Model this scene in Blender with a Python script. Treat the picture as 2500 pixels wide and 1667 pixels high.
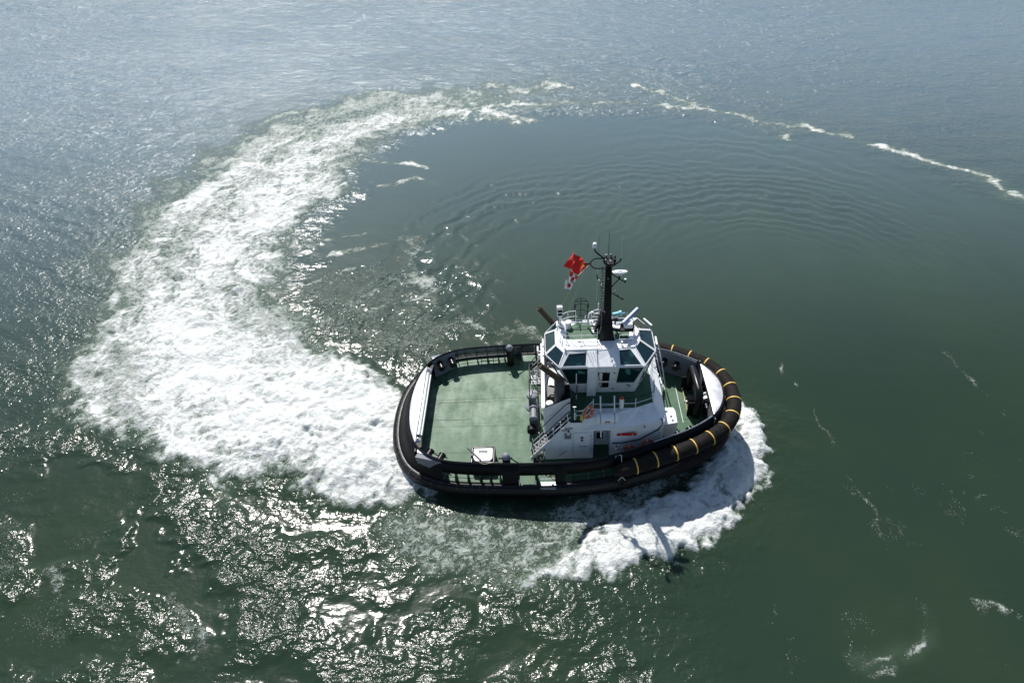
import bpy, bmesh, math, random
import numpy as np
from mathutils import Vector, Matrix
from mathutils.geometry import tessellate_polygon
random.seed(7); rng = np.random.default_rng(7)
S = bpy.context.scene
for o in list(bpy.data.objects): bpy.data.objects.remove(o)

# ------------------------------------------------------------------ camera, sky, sun, exposure
CAM_H = 37.6
cam = bpy.data.objects.new('camera', bpy.data.cameras.new('camera'))
S.collection.objects.link(cam)
cam.location = (0, 0, CAM_H); cam.rotation_euler = (math.radians(90 - 42), 0, 0)
cam.data.sensor_width = 36; cam.data.lens = 36 * 1670 / 2500; cam.data.clip_end = 9000; cam.data.clip_start = 0.5
S.camera = cam
SUN_EL, SUN_AZ = math.radians(51), math.radians(-21)       # azimuth from +Y towards +X
w = bpy.data.worlds.new('World'); S.world = w; w.use_nodes = True
nt = w.node_tree; bg = nt.nodes['Background']
sky = nt.nodes.new('ShaderNodeTexSky'); sky.sky_type = 'NISHITA'; sky.sun_disc = False
sky.sun_elevation = SUN_EL; sky.sun_rotation = SUN_AZ
sky.air_density = 1.3; sky.dust_density = 0.9; sky.ozone_density = 2.5
nt.links.new(sky.outputs[0], bg.inputs[0]); bg.inputs[1].default_value = 0.068
sl = bpy.data.lights.new('sun', 'SUN'); sl.energy = 4.6; sl.angle = math.radians(0.5); sl.color = (1.0, 0.96, 0.9)
sun = bpy.data.objects.new('sun', sl); S.collection.objects.link(sun)
sd = Vector((math.sin(SUN_AZ) * math.cos(SUN_EL), math.cos(SUN_AZ) * math.cos(SUN_EL), math.sin(SUN_EL)))
sun.rotation_euler = sd.to_track_quat('Z', 'Y').to_euler(); sun.location = (-20, 60, 80)
S.view_settings.view_transform = 'Standard'; S.view_settings.look = 'None'
S.view_settings.exposure = 0.42; S.view_settings.gamma = 1.0; S.view_settings.use_curve_mapping = False
S.cycles.use_denoising = True; S.cycles.max_bounces = 6; S.cycles.sample_clamp_indirect = 4.0

# ------------------------------------------------------------------ materials
def nodes(m): return m.node_tree.nodes, m.node_tree.links
def mat(name, col, rough=0.5, metal=0.0, spec=0.5, var=0.0, vscale=3.0, bump=0.0, bscale=20.0, coat=0.0, stretch=(1, 1, 1), col2=None):
    m = bpy.data.materials.new(name); m.use_nodes = True
    N, L = nodes(m); b = N['Principled BSDF']
    b.inputs['Base Color'].default_value = (*col, 1); b.inputs['Roughness'].default_value = rough
    b.inputs['Metallic'].default_value = metal; b.inputs['Specular IOR Level'].default_value = spec
    b.inputs['Coat Weight'].default_value = coat
    if var or bump:
        tc = N.new('ShaderNodeTexCoord'); mp = N.new('ShaderNodeMapping'); mp.inputs['Scale'].default_value = stretch
        L.new(tc.outputs['Object'], mp.inputs['Vector'])
    if var:
        n = N.new('ShaderNodeTexNoise'); n.inputs['Scale'].default_value = vscale; n.inputs['Detail'].default_value = 6
        n.inputs['Roughness'].default_value = 0.65
        L.new(mp.outputs[0], n.inputs['Vector'])
        r = N.new('ShaderNodeValToRGB'); r.color_ramp.elements[0].position = 0.3; r.color_ramp.elements[1].position = 0.72
        c2 = col2 or tuple(min(1, c * (1 + var)) for c in col)
        c1 = col if col2 else tuple(c * (1 - var) for c in col)
        r.color_ramp.elements[0].color = (*c1, 1); r.color_ramp.elements[1].color = (*c2, 1)
        L.new(n.outputs['Fac'], r.inputs[0]); L.new(r.outputs[0], b.inputs['Base Color'])
        rr = N.new('ShaderNodeMapRange'); rr.inputs[3].default_value = max(0.02, rough - 0.12); rr.inputs[4].default_value = min(1, rough + 0.15)
        L.new(n.outputs['Fac'], rr.inputs[0]); L.new(rr.outputs[0], b.inputs['Roughness'])
    if bump:
        n2 = N.new('ShaderNodeTexNoise'); n2.inputs['Scale'].default_value = bscale; n2.inputs['Detail'].default_value = 3
        L.new(mp.outputs[0], n2.inputs['Vector'])
        bp = N.new('ShaderNodeBump'); bp.inputs['Strength'].default_value = 1; bp.inputs['Distance'].default_value = bump
        L.new(n2.outputs['Fac'], bp.inputs['Height']); L.new(bp.outputs[0], b.inputs['Normal'])
    return m

MT = {}
MT['black'] = mat('black_paint', (0.004, 0.0045, 0.006), 0.5, var=0.5, vscale=1.2, bump=0.004, bscale=3, spec=0.18)
MT['black_gloss'] = mat('black_gloss_paint', (0.006, 0.006, 0.008), 0.3, spec=0.3, var=0.3, vscale=2)
MT['grey'] = mat('blue_grey_paint', (0.17, 0.18, 0.21), 0.5, var=0.15, vscale=1.5)
MT['dgrey'] = mat('dark_grey_paint', (0.05, 0.052, 0.06), 0.5, var=0.2, vscale=3)
MT['white'] = mat('white_paint', (0.74, 0.76, 0.79), 0.28, var=0.06, vscale=1.5, coat=0.3)
MT['whitem'] = mat('white_matte', (0.72, 0.73, 0.74), 0.5, var=0.06)
MT['cap'] = mat('stern_cap_paint', (0.82, 0.83, 0.84), 0.16, metal=0.35, var=0.12, vscale=.8, bump=0.006, bscale=1.2, coat=.5)
MT['silver'] = mat('worn_steel_plate', (0.60, 0.60, 0.63), 0.34, metal=0.4, var=0.35, vscale=1.1, bump=0.01, bscale=1.5)
MT['steel'] = mat('polished_steel', (0.62, 0.62, 0.64), 0.22, metal=0.9, var=0.15, vscale=2, bump=0.006, bscale=2)
MT['green'] = mat('green_deck', (0.035, 0.115, 0.055), 0.5, var=0.2)
MT['rubber'] = mat('fender_rubber', (0.006, 0.0055, 0.005), 0.7, var=0.6, vscale=3.5, bump=0.015, bscale=8, col2=(0.022, 0.020, 0.018), spec=0.1)
MT['belt'] = mat('belting_rubber', (0.006, 0.006, 0.008), 0.42, spec=.3, var=0.5, vscale=2.5, bump=0.006, bscale=6)
MT['yellow'] = mat('yellow_strap', (0.66, 0.42, 0.09), 0.55, var=0.25, vscale=9)
MT['red'] = mat('red_cloth', (0.62, 0.018, 0.012), 0.7, var=0.1)
MT['star'] = mat('gold_print', (0.75, 0.50, 0.03), 0.7)
MT['orange'] = mat('orange_ring', (0.62, 0.10, 0.03), 0.5, var=0.1)
MT['redp'] = mat('red_paint', (0.45, 0.015, 0.012), 0.4, var=0.1)
MT['brown'] = mat('hot_exhaust', (0.02, 0.015, 0.010), 0.6, var=0.5, vscale=9, stretch=(1, 1, 5), col2=(0.10, 0.062, 0.032))
MT['blue'] = mat('blue_paint', (0.03, 0.09, 0.42), 0.4)
MT['cyan'] = mat('pale_blue_paint', (0.22, 0.48, 0.55), 0.4, var=0.1)
MT['rope'] = mat('rope', (0.35, 0.31, 0.24), 0.8, var=0.2, vscale=20)
MT['inside'] = mat('wheelhouse_lining', (0.10, 0.10, 0.10), 0.6)
MT['glass'] = g = bpy.data.materials.new('tinted_glass'); g.use_nodes = True
N, L = nodes(g); N.remove(N['Principled BSDF']); out = N['Material Output']
tr = N.new('ShaderNodeBsdfTransparent'); tr.inputs[0].default_value = (0.22, 0.46, 0.46, 1)
gl = N.new('ShaderNodeBsdfGlossy'); gl.inputs['Roughness'].default_value = 0.03; gl.inputs[0].default_value = (0.9, 0.95, 1, 1)
fr = N.new('ShaderNodeFresnel'); fr.inputs[0].default_value = 1.75
df = N.new('ShaderNodeBsdfDiffuse'); df.inputs[0].default_value = (0.03, 0.13, 0.15, 1); m0 = N.new('ShaderNodeMixShader'); m0.inputs[0].default_value = .13
L.new(tr.outputs[0], m0.inputs[1]); L.new(df.outputs[0], m0.inputs[2])
mx = N.new('ShaderNodeMixShader'); L.new(fr.outputs[0], mx.inputs[0]); L.new(m0.outputs[0], mx.inputs[1]); L.new(gl.outputs[0], mx.inputs[2])
L.new(mx.outputs[0], out.inputs[0])

# worn deck paint: pale scuffs and streaks along the hull
dk = MT['green']; N, L = nodes(dk)
for n in list(N):
    if n.type not in ('BSDF_PRINCIPLED', 'OUTPUT_MATERIAL'): N.remove(n)
b = N['Principled BSDF']; tc = N.new('ShaderNodeTexCoord')
def deck_noise(sc, scale, det, lo, hi):
    mp = N.new('ShaderNodeMapping'); mp.inputs['Scale'].default_value = sc; L.new(tc.outputs['Object'], mp.inputs[0])
    n = N.new('ShaderNodeTexNoise'); n.inputs['Scale'].default_value = scale; n.inputs['Detail'].default_value = det; n.inputs['Roughness'].default_value = 0.65
    L.new(mp.outputs[0], n.inputs['Vector'])
    r = N.new('ShaderNodeMapRange'); r.inputs[1].default_value = lo; r.inputs[2].default_value = hi; L.new(n.outputs['Fac'], r.inputs[0]); return r
a1 = deck_noise((1, 1, 1), 0.42, 8, 0.42, 0.60); a2 = deck_noise((1.5, .55, 1), 1.0, 9, 0.40, 0.66); a3 = deck_noise((1, 1, 1), 4, 5, 0.45, 0.8)
# wear is strongest on the open towing deck, where ropes and gear are dragged
sx = N.new('ShaderNodeSeparateXYZ'); L.new(tc.outputs['Object'], sx.inputs[0])
wr = N.new('ShaderNodeMapRange'); wr.inputs[1].default_value = -5.2; wr.inputs[2].default_value = 0.5; wr.interpolation_type = 'SMOOTHSTEP'
wr.inputs[3].default_value = 0.25; wr.inputs[4].default_value = 1.0; L.new(sx.outputs[1], wr.inputs[0])
def math_n(op, a, b_):
    n = N.new('ShaderNodeMath'); n.operation = op
    for i, v in enumerate((a, b_)):
        if isinstance(v, (int, float)): n.inputs[i].default_value = v
        else: L.new(v, n.inputs[i])
    return n.outputs[0]
wx_ = N.new('ShaderNodeMapRange'); wx_.inputs[1].default_value = -3.6; wx_.inputs[2].default_value = -1.5; wx_.inputs[3].default_value = 1.0; wx_.inputs[4].default_value = 0.38; L.new(sx.outputs[0], wx_.inputs[0])
f = math_n('MULTIPLY', wx_.outputs[0], math_n('MULTIPLY', math_n('ADD', math_n('MULTIPLY', a1.outputs[0], 0.55), math_n('MULTIPLY', a2.outputs[0], 0.6)), wr.outputs[0]))
mixc = N.new('ShaderNodeMix'); mixc.data_type = 'RGBA'; L.new(f, mixc.inputs[0])
mixc.inputs[6].default_value = (0.019, 0.082, 0.036, 1); mixc.inputs[7].default_value = (0.165, 0.235, 0.175, 1)
mix2 = N.new('ShaderNodeMix'); mix2.data_type = 'RGBA'; mix2.blend_type = 'MULTIPLY'; L.new(math_n('MULTIPLY', a3.outputs[0], 0.45), mix2.inputs[0])
L.new(mixc.outputs[2], mix2.inputs[6]); mix2.inputs[7].default_value = (0.55, 0.62, 0.55, 1)
mp_ = N.new('ShaderNodeMapping'); mp_.inputs['Scale'].default_value = (.35, 1.1, 1); mp_.inputs['Rotation'].default_value = (0, 0, .25); L.new(tc.outputs['Object'], mp_.inputs[0])
ns_ = N.new('ShaderNodeTexNoise'); ns_.inputs['Scale'].default_value = 1.1; ns_.inputs['Detail'].default_value = 3; ns_.inputs['Distortion'].default_value = 1.6; L.new(mp_.outputs[0], ns_.inputs['Vector'])
sc_ = math_n('ABSOLUTE', math_n('SUBTRACT', ns_.outputs['Fac'], .5), 0); scr = N.new('ShaderNodeMapRange'); scr.inputs[1].default_value = 0.0; scr.inputs[2].default_value = 0.02; scr.inputs[3].default_value = .7; scr.inputs[4].default_value = 0.0; L.new(sc_, scr.inputs[0])
mix3 = N.new('ShaderNodeMix'); mix3.data_type = 'RGBA'; mix3.blend_type = 'MULTIPLY'; L.new(scr.outputs[0], mix3.inputs[0]); L.new(mix2.outputs[2], mix3.inputs[6]); mix3.inputs[7].default_value = (.42, .48, .42, 1)
rs_ = deck_noise((1, 1, 1), 2.2, 4, .64, .74); mix4 = N.new('ShaderNodeMix'); mix4.data_type = 'RGBA'; L.new(math_n('MULTIPLY', rs_.outputs[0], .55), mix4.inputs[0]); L.new(mix3.outputs[2], mix4.inputs[6]); mix4.inputs[7].default_value = (.085, .10, .06, 1)
L.new(mix4.outputs[2], b.inputs['Base Color']); b.inputs['Roughness'].default_value = 0.55; b.inputs['Specular IOR Level'].default_value = 0.3

# ------------------------------------------------------------------ mesh helpers
def link(name, me, mats, parent=None, smooth=False, angle=None):
    o = bpy.data.objects.new(name, me); S.collection.objects.link(o)
    for m in (mats if isinstance(mats, (list, tuple)) else [mats]): me.materials.append(MT[m] if isinstance(m, str) else m)
    if parent is not None: o.parent = parent
    if smooth:
        for p in me.polygons: p.use_smooth = True
        if angle:
            try: me.set_sharp_from_angle(angle=math.radians(angle))
            except Exception: pass
    return o
def mesh(name, v, f):
    me = bpy.data.meshes.new(name); me.from_pydata([tuple(map(float, p)) for p in v], [], f); me.update(); return me
class MB:
    def __init__(s): s.v = []; s.f = []; s.mi = []
    def add(s, v, f, mi=0):
        k = len(s.v); s.v += [tuple(p) for p in v]; s.f += [tuple(i + k for i in q) for q in f]; s.mi += [mi] * len(f); return s
    def box(s, c, d, rz=0, mi=0, rot=None):
        R = rot or Matrix.Rotation(rz, 3, 'Z'); hx, hy, hz = d[0] / 2, d[1] / 2, d[2] / 2
        v = [Vector(c) + R @ Vector((x * hx, y * hy, z * hz)) for x in (-1, 1) for y in (-1, 1) for z in (-1, 1)]
        return s.add(v, [(0, 1, 3, 2), (4, 6, 7, 5), (0, 4, 5, 1), (2, 3, 7, 6), (0, 2, 6, 4), (1, 5, 7, 3)], mi)
    def tube(s, pts, r, n=6, closed=False, caps=True, mi=0):
        P = [Vector(p) for p in pts]; m = len(P); rs = r if isinstance(r, (list, tuple)) else [r] * m
        v = []; prev = None
        for i in range(m):
            a = P[(i - 1) % m] if (closed or i > 0) else P[i]; b_ = P[(i + 1) % m] if (closed or i < m - 1) else P[i]
            t = (b_ - a).normalized() if (b_ - a).length > 1e-9 else Vector((0, 0, 1))
            if prev is None:
                up = Vector((0, 0, 1)) if abs(t.z) < 0.9 else Vector((1, 0, 0)); u = t.cross(up).normalized()
            else:
                u = (prev - t * prev.dot(t)); u = u.normalized() if u.length > 1e-6 else t.orthogonal().normalized()
            prev = u; q = t.cross(u)
            for k in range(n):
                an = 2 * math.pi * (k + .5) / n; v.append(P[i] + (u * math.cos(an) + q * math.sin(an)) * rs[i])
        f = []
        for i in range(m if closed else m - 1):
            for k in range(n):
                a = i * n + k; b2 = i * n + (k + 1) % n; c = ((i + 1) % m) * n
                f.append((a, b2, c + (k + 1) % n, c + k))
        if caps and not closed: f.append(tuple(range(n))[::-1]); f.append(tuple((m - 1) * n + k for k in range(n)))
        return s.add(v, f, mi)
    def lathe(s, c, prof, n=16, axis=(0, 0, 1), mi=0):
        ax = Vector(axis).normalized(); q = Vector((0, 0, 1)).rotation_difference(ax)
        v = []
        for r, z in prof:
            for k in range(n):
                a = 2 * math.pi * k / n; v.append(Vector(c) + q @ Vector((r * math.cos(a), r * math.sin(a), z)))
        f = []
        for i in range(len(prof) - 1):
            for k in range(n): f.append((i * n + k, i * n + (k + 1) % n, (i + 1) * n + (k + 1) % n, (i + 1) * n + k))
        f.append(tuple(range(n))[::-1]); f.append(tuple((len(prof) - 1) * n + k for k in range(n)))
        return s.add(v, f, mi)
    def prism(s, poly, z0, z1, mi=0):
        n = len(poly); v = [(x, y, z0) for x, y in poly] + [(x, y, z1) for x, y in poly]
        a = sum(poly[i][0] * poly[(i + 1) % n][1] - poly[(i + 1) % n][0] * poly[i][1] for i in range(n))
        f = [(i, (i + 1) % n, n + (i + 1) % n, n + i) for i in range(n)] + [tuple(range(n))[::-1], tuple(range(n, 2 * n))]
        if a < 0: f = [q[::-1] for q in f]
        return s.add(v, f, mi)
    def build(s, name, mats, parent=None, smooth=False, angle=40, bevel=0):
        me = mesh(name, s.v, s.f)
        for p, k in zip(me.polygons, s.mi): p.material_index = k
        o = link(name, me, mats, parent, smooth, angle)
        if bevel:
            b = o.modifiers.new('bevel', 'BEVEL'); b.width = bevel; b.segments = 2; b.limit_method = 'ANGLE'; b.angle_limit = math.radians(35)
        return o
def round_path(pts, r=0.15, n=4, closed=False):
    P = [Vector(p) for p in pts]; out = []; m = len(P)
    for i in range(m):
        if not closed and i in (0, m - 1): out.append(P[i]); continue
        a, b_, c = P[(i - 1) % m], P[i], P[(i + 1) % m]
        d1 = (a - b_); d2 = (c - b_); rr = min(r, d1.length * .45, d2.length * .45)
        p1 = b_ + d1.normalized() * rr; p2 = b_ + d2.normalized() * rr
        for k in range(n + 1):
            t = k / n; out.append(p1 * (1 - t) ** 2 + b_ * 2 * t * (1 - t) + p2 * t * t)
    return out
def empty(name, loc=(0, 0, 0), parent=None):
    o = bpy.data.objects.new(name, None); S.collection.objects.link(o); o.location = loc; o.empty_display_size = .2
    if parent is not None: o.parent = parent
    return o
def tag(o, label, cat, group=None, kind=None):
    o['label'] = label
    if cat: o['category'] = cat
    if group: o['group'] = group
    if kind: o['kind'] = kind
    return o
def sst(x, a, b_):
    t = min(1, max(0, (x - a) / (b_ - a))); return t * t * (3 - 2 * t)

# ================================================================== WATER
# gradient noise on numpy arrays
def _h(ix, iy, seed):
    h = (ix.astype(np.int64) * 374761393 + iy.astype(np.int64) * 668265263 + seed * 1442695041) & 0xffffffff
    h = ((h ^ (h >> 13)) * 1274126177) & 0xffffffff
    return (h ^ (h >> 16)) & 0xffffffff
def gnoise(x, y, seed=0):
    xi = np.floor(x); yi = np.floor(y); fx = x - xi; fy = y - yi
    u = fx * fx * fx * (fx * (fx * 6 - 15) + 10); v = fy * fy * fy * (fy * (fy * 6 - 15) + 10)
    def g(dx, dy):
        a = _h(xi + dx, yi + dy, seed).astype(np.float64) * (2 * math.pi / 4294967296.0)
        return np.cos(a) * (fx - dx) + np.sin(a) * (fy - dy)
    a = g(0, 0); b_ = g(1, 0); c = g(0, 1); d = g(1, 1)
    return ((a + (b_ - a) * u) + ((c + (d - c) * u) - (a + (b_ - a) * u)) * v) * 1.5
def fbm(x, y, seed=0, oct=4, gain=0.5, ridged=False):
    s = 0; a = 1; t = 0
    for i in range(oct):
        n = gnoise(x, y, seed + i * 17)
        if ridged: n = 1 - 2 * np.abs(n)
        s = s + a * n; t += a; a *= gain; x, y = x * 1.93 + 5.1 - y * .35, y * 1.93 + x * .35 + 1.7
    return s / t
def nss(x, a, b_):
    t = np.clip((x - a) / (b_ - a), 0, 1); return t * t * (3 - 2 * t)

def axis(lo, hi, d, glo, ghi, rate):
    c = list(np.arange(lo, hi + d * .5, d)); s = d; a = c[-1]
    while a < ghi: s *= rate; a += s; c.append(a)
    s = d; a = c[0]; pre = []
    while a > glo: s *= rate * 1.02; a -= s; pre.append(a)
    return np.array(pre[::-1] + c)
XS = axis(-44, 30, 0.125, -6000, 6000, 1.020)
YS = axis(12.5, 60, 0.115, -400, 8000, 1.011)
GX, GY = np.meshgrid(XS, YS); X = GX.ravel(); Y = GY.ravel()

# low-resolution signed distance fields, looked up at warped positions
LX0, LY0, LD, LNX, LNY = -75.0, -5.0, 0.5, 290, 260
lx, ly = np.meshgrid(LX0 + LD * np.arange(LNX), LY0 + LD * np.arange(LNY))
def sdf_low(poly, closed=True):
    P = np.array(poly, float); n = len(P); d = np.full(lx.shape, 1e9); ins = np.zeros(lx.shape, bool); par = np.zeros(lx.shape)
    L_ = 0
    for i in range(n if closed else n - 1):
        a = P[i]; b_ = P[(i + 1) % n]; e = b_ - a; ln = np.hypot(*e)
        t = np.clip(((lx - a[0]) * e[0] + (ly - a[1]) * e[1]) / (ln * ln + 1e-9), 0, 1)
        dd = np.hypot(lx - a[0] - t * e[0], ly - a[1] - t * e[1]); mk = dd < d; d = np.where(mk, dd, d); par = np.where(mk, L_ + t * ln, par)
        if closed:
            c = ((a[1] > ly) != (b_[1] > ly)) & (lx < (b_[0] - a[0]) * (ly - a[1]) / (b_[1] - a[1] + 1e-12) + a[0]); ins ^= c
        L_ += ln
    return (np.where(ins, d, -d) if closed else d), par
def look(low, x, y):
    fx = np.clip((x - LX0) / LD, 0, LNX - 1.001); fy = np.clip((y - LY0) / LD, 0, LNY - 1.001)
    ix = fx.astype(int); iy = fy.astype(int); ax = fx - ix; ay = fy - iy
    return (low[iy, ix] * (1 - ax) + low[iy, ix + 1] * ax) * (1 - ay) + (low[iy + 1, ix] * (1 - ax) + low[iy + 1, ix + 1] * ax) * ay

FOAM = [(-6.4, 26.2), (-8.4, 25.9), (-10.7, 26.4), (-13.8, 27.6), (-17.0, 28.5), (-20.2, 29.4), (-22.3, 30.2), (-24.4, 30.1), (-27.0, 31.3), (-28.1, 32.4), (-30.8, 32.8), (-32.7, 34.5), (-34.5, 36.5), (-35.1, 38.4), (-34.0, 39.9), (-34.7, 44.2), (-35.5, 47.2), (-36.4, 53.1), (-36.4, 58.3), (-35.8, 62.5), (-34.2, 67.0), (-32.8, 72.0), (-30.8, 75.2), (-25.6, 79.9), (-20.9, 83.6), (-15.9, 87.6), (-10.3, 89.7), (-7.3, 88.3), (-7.7, 85.6), (-12.4, 82.4), (-16.5, 79.9), (-19.6, 76.4), (-21.0, 73.1), (-19.0, 69.9), (-17.9, 67.0), (-20.0, 63.3), (-21.3, 60.8), (-21.9, 56.0), (-22.1, 51.7), (-20.7, 47.8), (-18.2, 45.4), (-16.0, 42.0), (-13.4, 39.6), (-10.8, 38.4), (-9.2, 36.5), (-5.7, 34.7), (-5.0, 26.6)]
LACE = [(-35.1, 38.4), (-38.1, 45.4), (-40.1, 50.3), (-41.5, 56.0), (-42.2, 62.5), (-41.1, 68.9), (-39.0, 75.2), (-35.7, 81.1), (-33.1, 87.6), (-28.5, 92.7), (-20.0, 95.7), (-10.9, 96.5), (-1.6, 97.3), (7.6, 96.5), (12.2, 92.7), (4.3, 89.0), (-7.2, 86.3), (-17.9, 67.0), (-21.3, 60.8), (-23.9, 40.9)]
CORE = [(-7.1, 26.9), (-10.9, 27.3), (-16.0, 29.4), (-21.6, 31.7), (-27.4, 34.7), (-31.1, 37.9), (-31.9, 43.1), (-33.8, 47.8), (-33.1, 53.1), (-32.2, 57.5), (-31.7, 65.1), (-28.3, 69.9), (-23.8, 76.4), (-21.2, 74.1), (-22.9, 68.0), (-24.0, 60.8), (-24.5, 56.0), (-22.9, 50.3), (-19.8, 44.2), (-14.1, 37.9), (-10.1, 36.0), (-6.2, 33.4), (-5.7, 27.3)]
BOW = [(17.0, 36.0), (17.4, 35.1), (18.3, 33.4), (18.4, 31.0), (17.9, 29.4), (16.6, 26.9), (14.6, 24.9), (12.5, 23.0), (10.1, 22.0), (8.0, 21.6), (5.8, 20.8), (3.2, 20.2), (0.6, 19.6), (-0.9, 19.6), (0.1, 20.7), (1.7, 21.8), (4.2, 23.6), (6.2, 24.9), (8.6, 26.2), (11.2, 27.6), (13.6, 30.6), (13.6, 34.5)]
BOWTHIN = [(15.4, 33.4), (13.9, 29.4), (11.2, 27.6), (8.0, 21.8), (3.2, 20.0), (-0.9, 19.5), (-5.8, 20.7), (-8.7, 22.4), (-9.9, 25.2), (-7.8, 25.9), (-2.1, 25.9), (6.5, 28.0), (13.4, 31.7)]
TURB = [(-60, 34), (-37.4, 33.4), (-32.3, 33.4), (-27.6, 31.3), (-23.2, 29.4), (-19.4, 28.7), (-13.7, 26.9), (-7.8, 25.6), (0.7, 25.7), (4.3, 25.2), (6.0, 23.0), (4.4, 20.2), (8.0, 18.3), (8.8, 14.8), (6.9, 6), (-30, 6), (-60, 12.0)]
CALM1 = [(-25.5, 24.9), (-23.9, 25.9), (-20.4, 23.3), (-17.8, 21.0), (-15.1, 17.8), (-17.6, 16.8), (-19.8, 18.8), (-22.3, 19.9), (-24.5, 22.1)]
CALM2 = [(-13.4, 18.8), (-10.5, 19.6), (-7.5, 19.9), (-4.9, 21.8), (-2.5, 20.7), (-0.4, 19.6), (-1.9, 17.8), (-4.8, 18.3), (-8.7, 18.1), (-11.1, 17.8)]
CALM3 = [(-30.5, 31.5), (-24, 29.6), (-19, 28.6), (-17.5, 27.3), (-19.5, 26.6), (-24.0, 27.8), (-29, 29.6)]
SMOOTH = [(-7.1, 86.0), (4.3, 87.6), (19.7, 86.9), (30.2, 83.6), (41.8, 77.5), (50.0, 69.4), (66, 55), (69, 36.0), (69, 3), (9.5, 3), (9.1, 16.4), (8.3, 20.4), (17.7, 28.0), (18.7, 33.8), (15, 35), (0, 36), (-9, 35.5), (-13, 38.5), (-19.5, 44.5), (-22, 52), (-21, 60), (-19.0, 66.5), (-19.5, 74.1), (-12.3, 82.1)]
GLINT = [(-20.9, 50.3), (-16.3, 53.1), (-11.7, 56.0), (-8.7, 51.7), (-6.3, 46.5), (-1.0, 43.6), (2.3, 42.0), (-4.5, 41.4), (-8.3, 36.9), (-10.0, 37.9), (-13.1, 39.9), (-16.6, 43.1), (-19.6, 46.5)]
LINES = [  # polyline, half width, strength
 ([(-7.2, 87.6), (-1.5, 89.0), (4.3, 89.6), (13.1, 89.6), (19.9, 88.7), (25.5, 87.4), (30.6, 85.2), (35.9, 82.1), (39.2, 80.7), (42.3, 78.7), (45.5, 76.1), (48.7, 72.8), (50.5, 70.5), (53.4, 69.2), (54.0, 66.8), (55.8, 62.5)], 0.75, 0.44),
 ([(-7.2, 87.4), (4.3, 89.4), (13.1, 89.5), (19.9, 88.6), (25.5, 87.3), (30.6, 85.1), (35.9, 82.0), (42.3, 78.6), (48.7, 72.7), (53.4, 69.1)], 0.36, 0.64),
 ([(52.7, 69.0), (54.2, 66.3), (55.8, 63.1)], 0.7, 1.0),
 ([(-16, 86), (-7, 92), (0, 94), (6, 95)], 2.6, 0.50), ([(-7, 87), (-2, 86.2), (0, 84)], 1.6, 0.6),
 ([(16.8, 95.7), (19.6, 93.9), (22.1, 91.2), (24.5, 88.3)], 1.0, 0.48), ([(35, 82), (34.2, 80), (33, 79)], 0.7, 0.5),
 ([(-14.7, 67.5), (-12.3, 67.8), (-10.5, 68.5), (-8.0, 68.0)], 0.35, 0.66), ([(-17.0, 73.6), (-12.9, 72.5), (-9.5, 71.2)], 0.35, 0.62),
 ([(21.1, 39.9), (22.3, 36.0), (22.6, 32.2), (22.9, 28.7), (23.0, 25.2), (23.2, 21.6), (23.3, 17.8), (22.3, 16.6)], 0.22, 0.28),
 ([(14.3, 20.2), (15.1, 18.8), (15.3, 17.1), (15.1, 14.8)], 0.22, 0.26), ([(35.0, 39.9), (35.6, 37.0), (36.7, 33.4)], 0.22, 0.26),
 ([(26.5, 18.8), (28.1, 19.0), (29.2, 18.7)], 0.3, 0.42), ([(18.7, 16.2), (20.0, 16.4), (21.0, 16.8), (22.3, 16.6), (23.1, 17.3)], 0.24, 0.62),
 ([(18.9, 15.3), (20.0, 16.0), (21.4, 16.3), (22.9, 17.2), (23.2, 18.6)], 0.35, 0.30),
 ([(-19.6, 19.6), (-18.3, 18.1), (-16.5, 16.1), (-15.1, 14.8)], 0.35, 0.42), ([(-20.5, 28.3), (-19.1, 26.9), (-18.6, 26.2)], 0.4, 0.6),
 ([(-27.8, 21.0), (-26.8, 19.9), (-26.4, 18.8)], 0.3, 0.4),
 ([(-21.3, 47.2), (-18.7, 49.0), (-16.3, 51.0), (-14.5, 52.4)], 0.35, 0.42), ([(-16.1, 44.2), (-13.6, 47.2), (-10.8, 49.0), (-8.6, 50.3)], 0.35, 0.46),  # inner streaks, from here to list end: foam white painted for sun glints
 ([(-15.5, 42.6), (-12.6, 45.2), (-9.8, 47.0), (-7.6, 48.0)], 0.3, 0.42),
 ([(-20.2, 56.0), (-16.2, 57.1), (-14.2, 58.3)], 0.35, 0.5), ([(-19.5, 53.0), (-15.5, 54.6), (-12.2, 56.3)], 0.3, 0.46),
 ([(-10.6, 57.1), (-8.9, 53.1), (-6.7, 47.2), (-2.8, 43.6), (1.9, 42.0)], 1.3, 0.30),
]
wx = fbm(X * .22, Y * .22, 3, 4); wy = fbm(X * .22 + 40, Y * .22, 5, 4)
wx2 = fbm(X * .9, Y * .9, 13, 3); wy2 = fbm(X * .9 + 9, Y * .9, 15, 3)
def region(poly, soft_in, warp=1.5, warp2=0.35, grow=0.0):
    lo, _ = sdf_low(poly); d = look(lo, X + wx * warp * 2 + wx2 * warp2 * 2, Y + wy * warp * 2 + wy2 * warp2 * 2) + grow
    return nss(d, -soft_in * .15, soft_in), d
mFoam, dFoam = region(FOAM, 3.0, 1.0, 0.8, 1.0)
mLace, _ = region(LACE, 6.0, 2.5, 0.8)
mCore, _ = region(CORE, 5.0, 2.0, 0.6)
mBow, dBow = region(BOW, 1.0, 0.30, 0.55)
mBowT, _ = region(BOWTHIN, 2.0, 0.9, 0.6)
mTurb, _ = region(TURB, 2.5, 1.5, 0.6)
mC1, _ = region(CALM1, 1.0, 1.2, .5); mC2, _ = region(CALM2, 1.0, 1.2, .5); mC3, _ = region(CALM3, 1.0, .9, .5)
mSm, _ = region(SMOOTH, 4.0, 1.0, 0.5)
mGl, _ = region(GLINT, 2.5, 1.2, 0.6)
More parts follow.
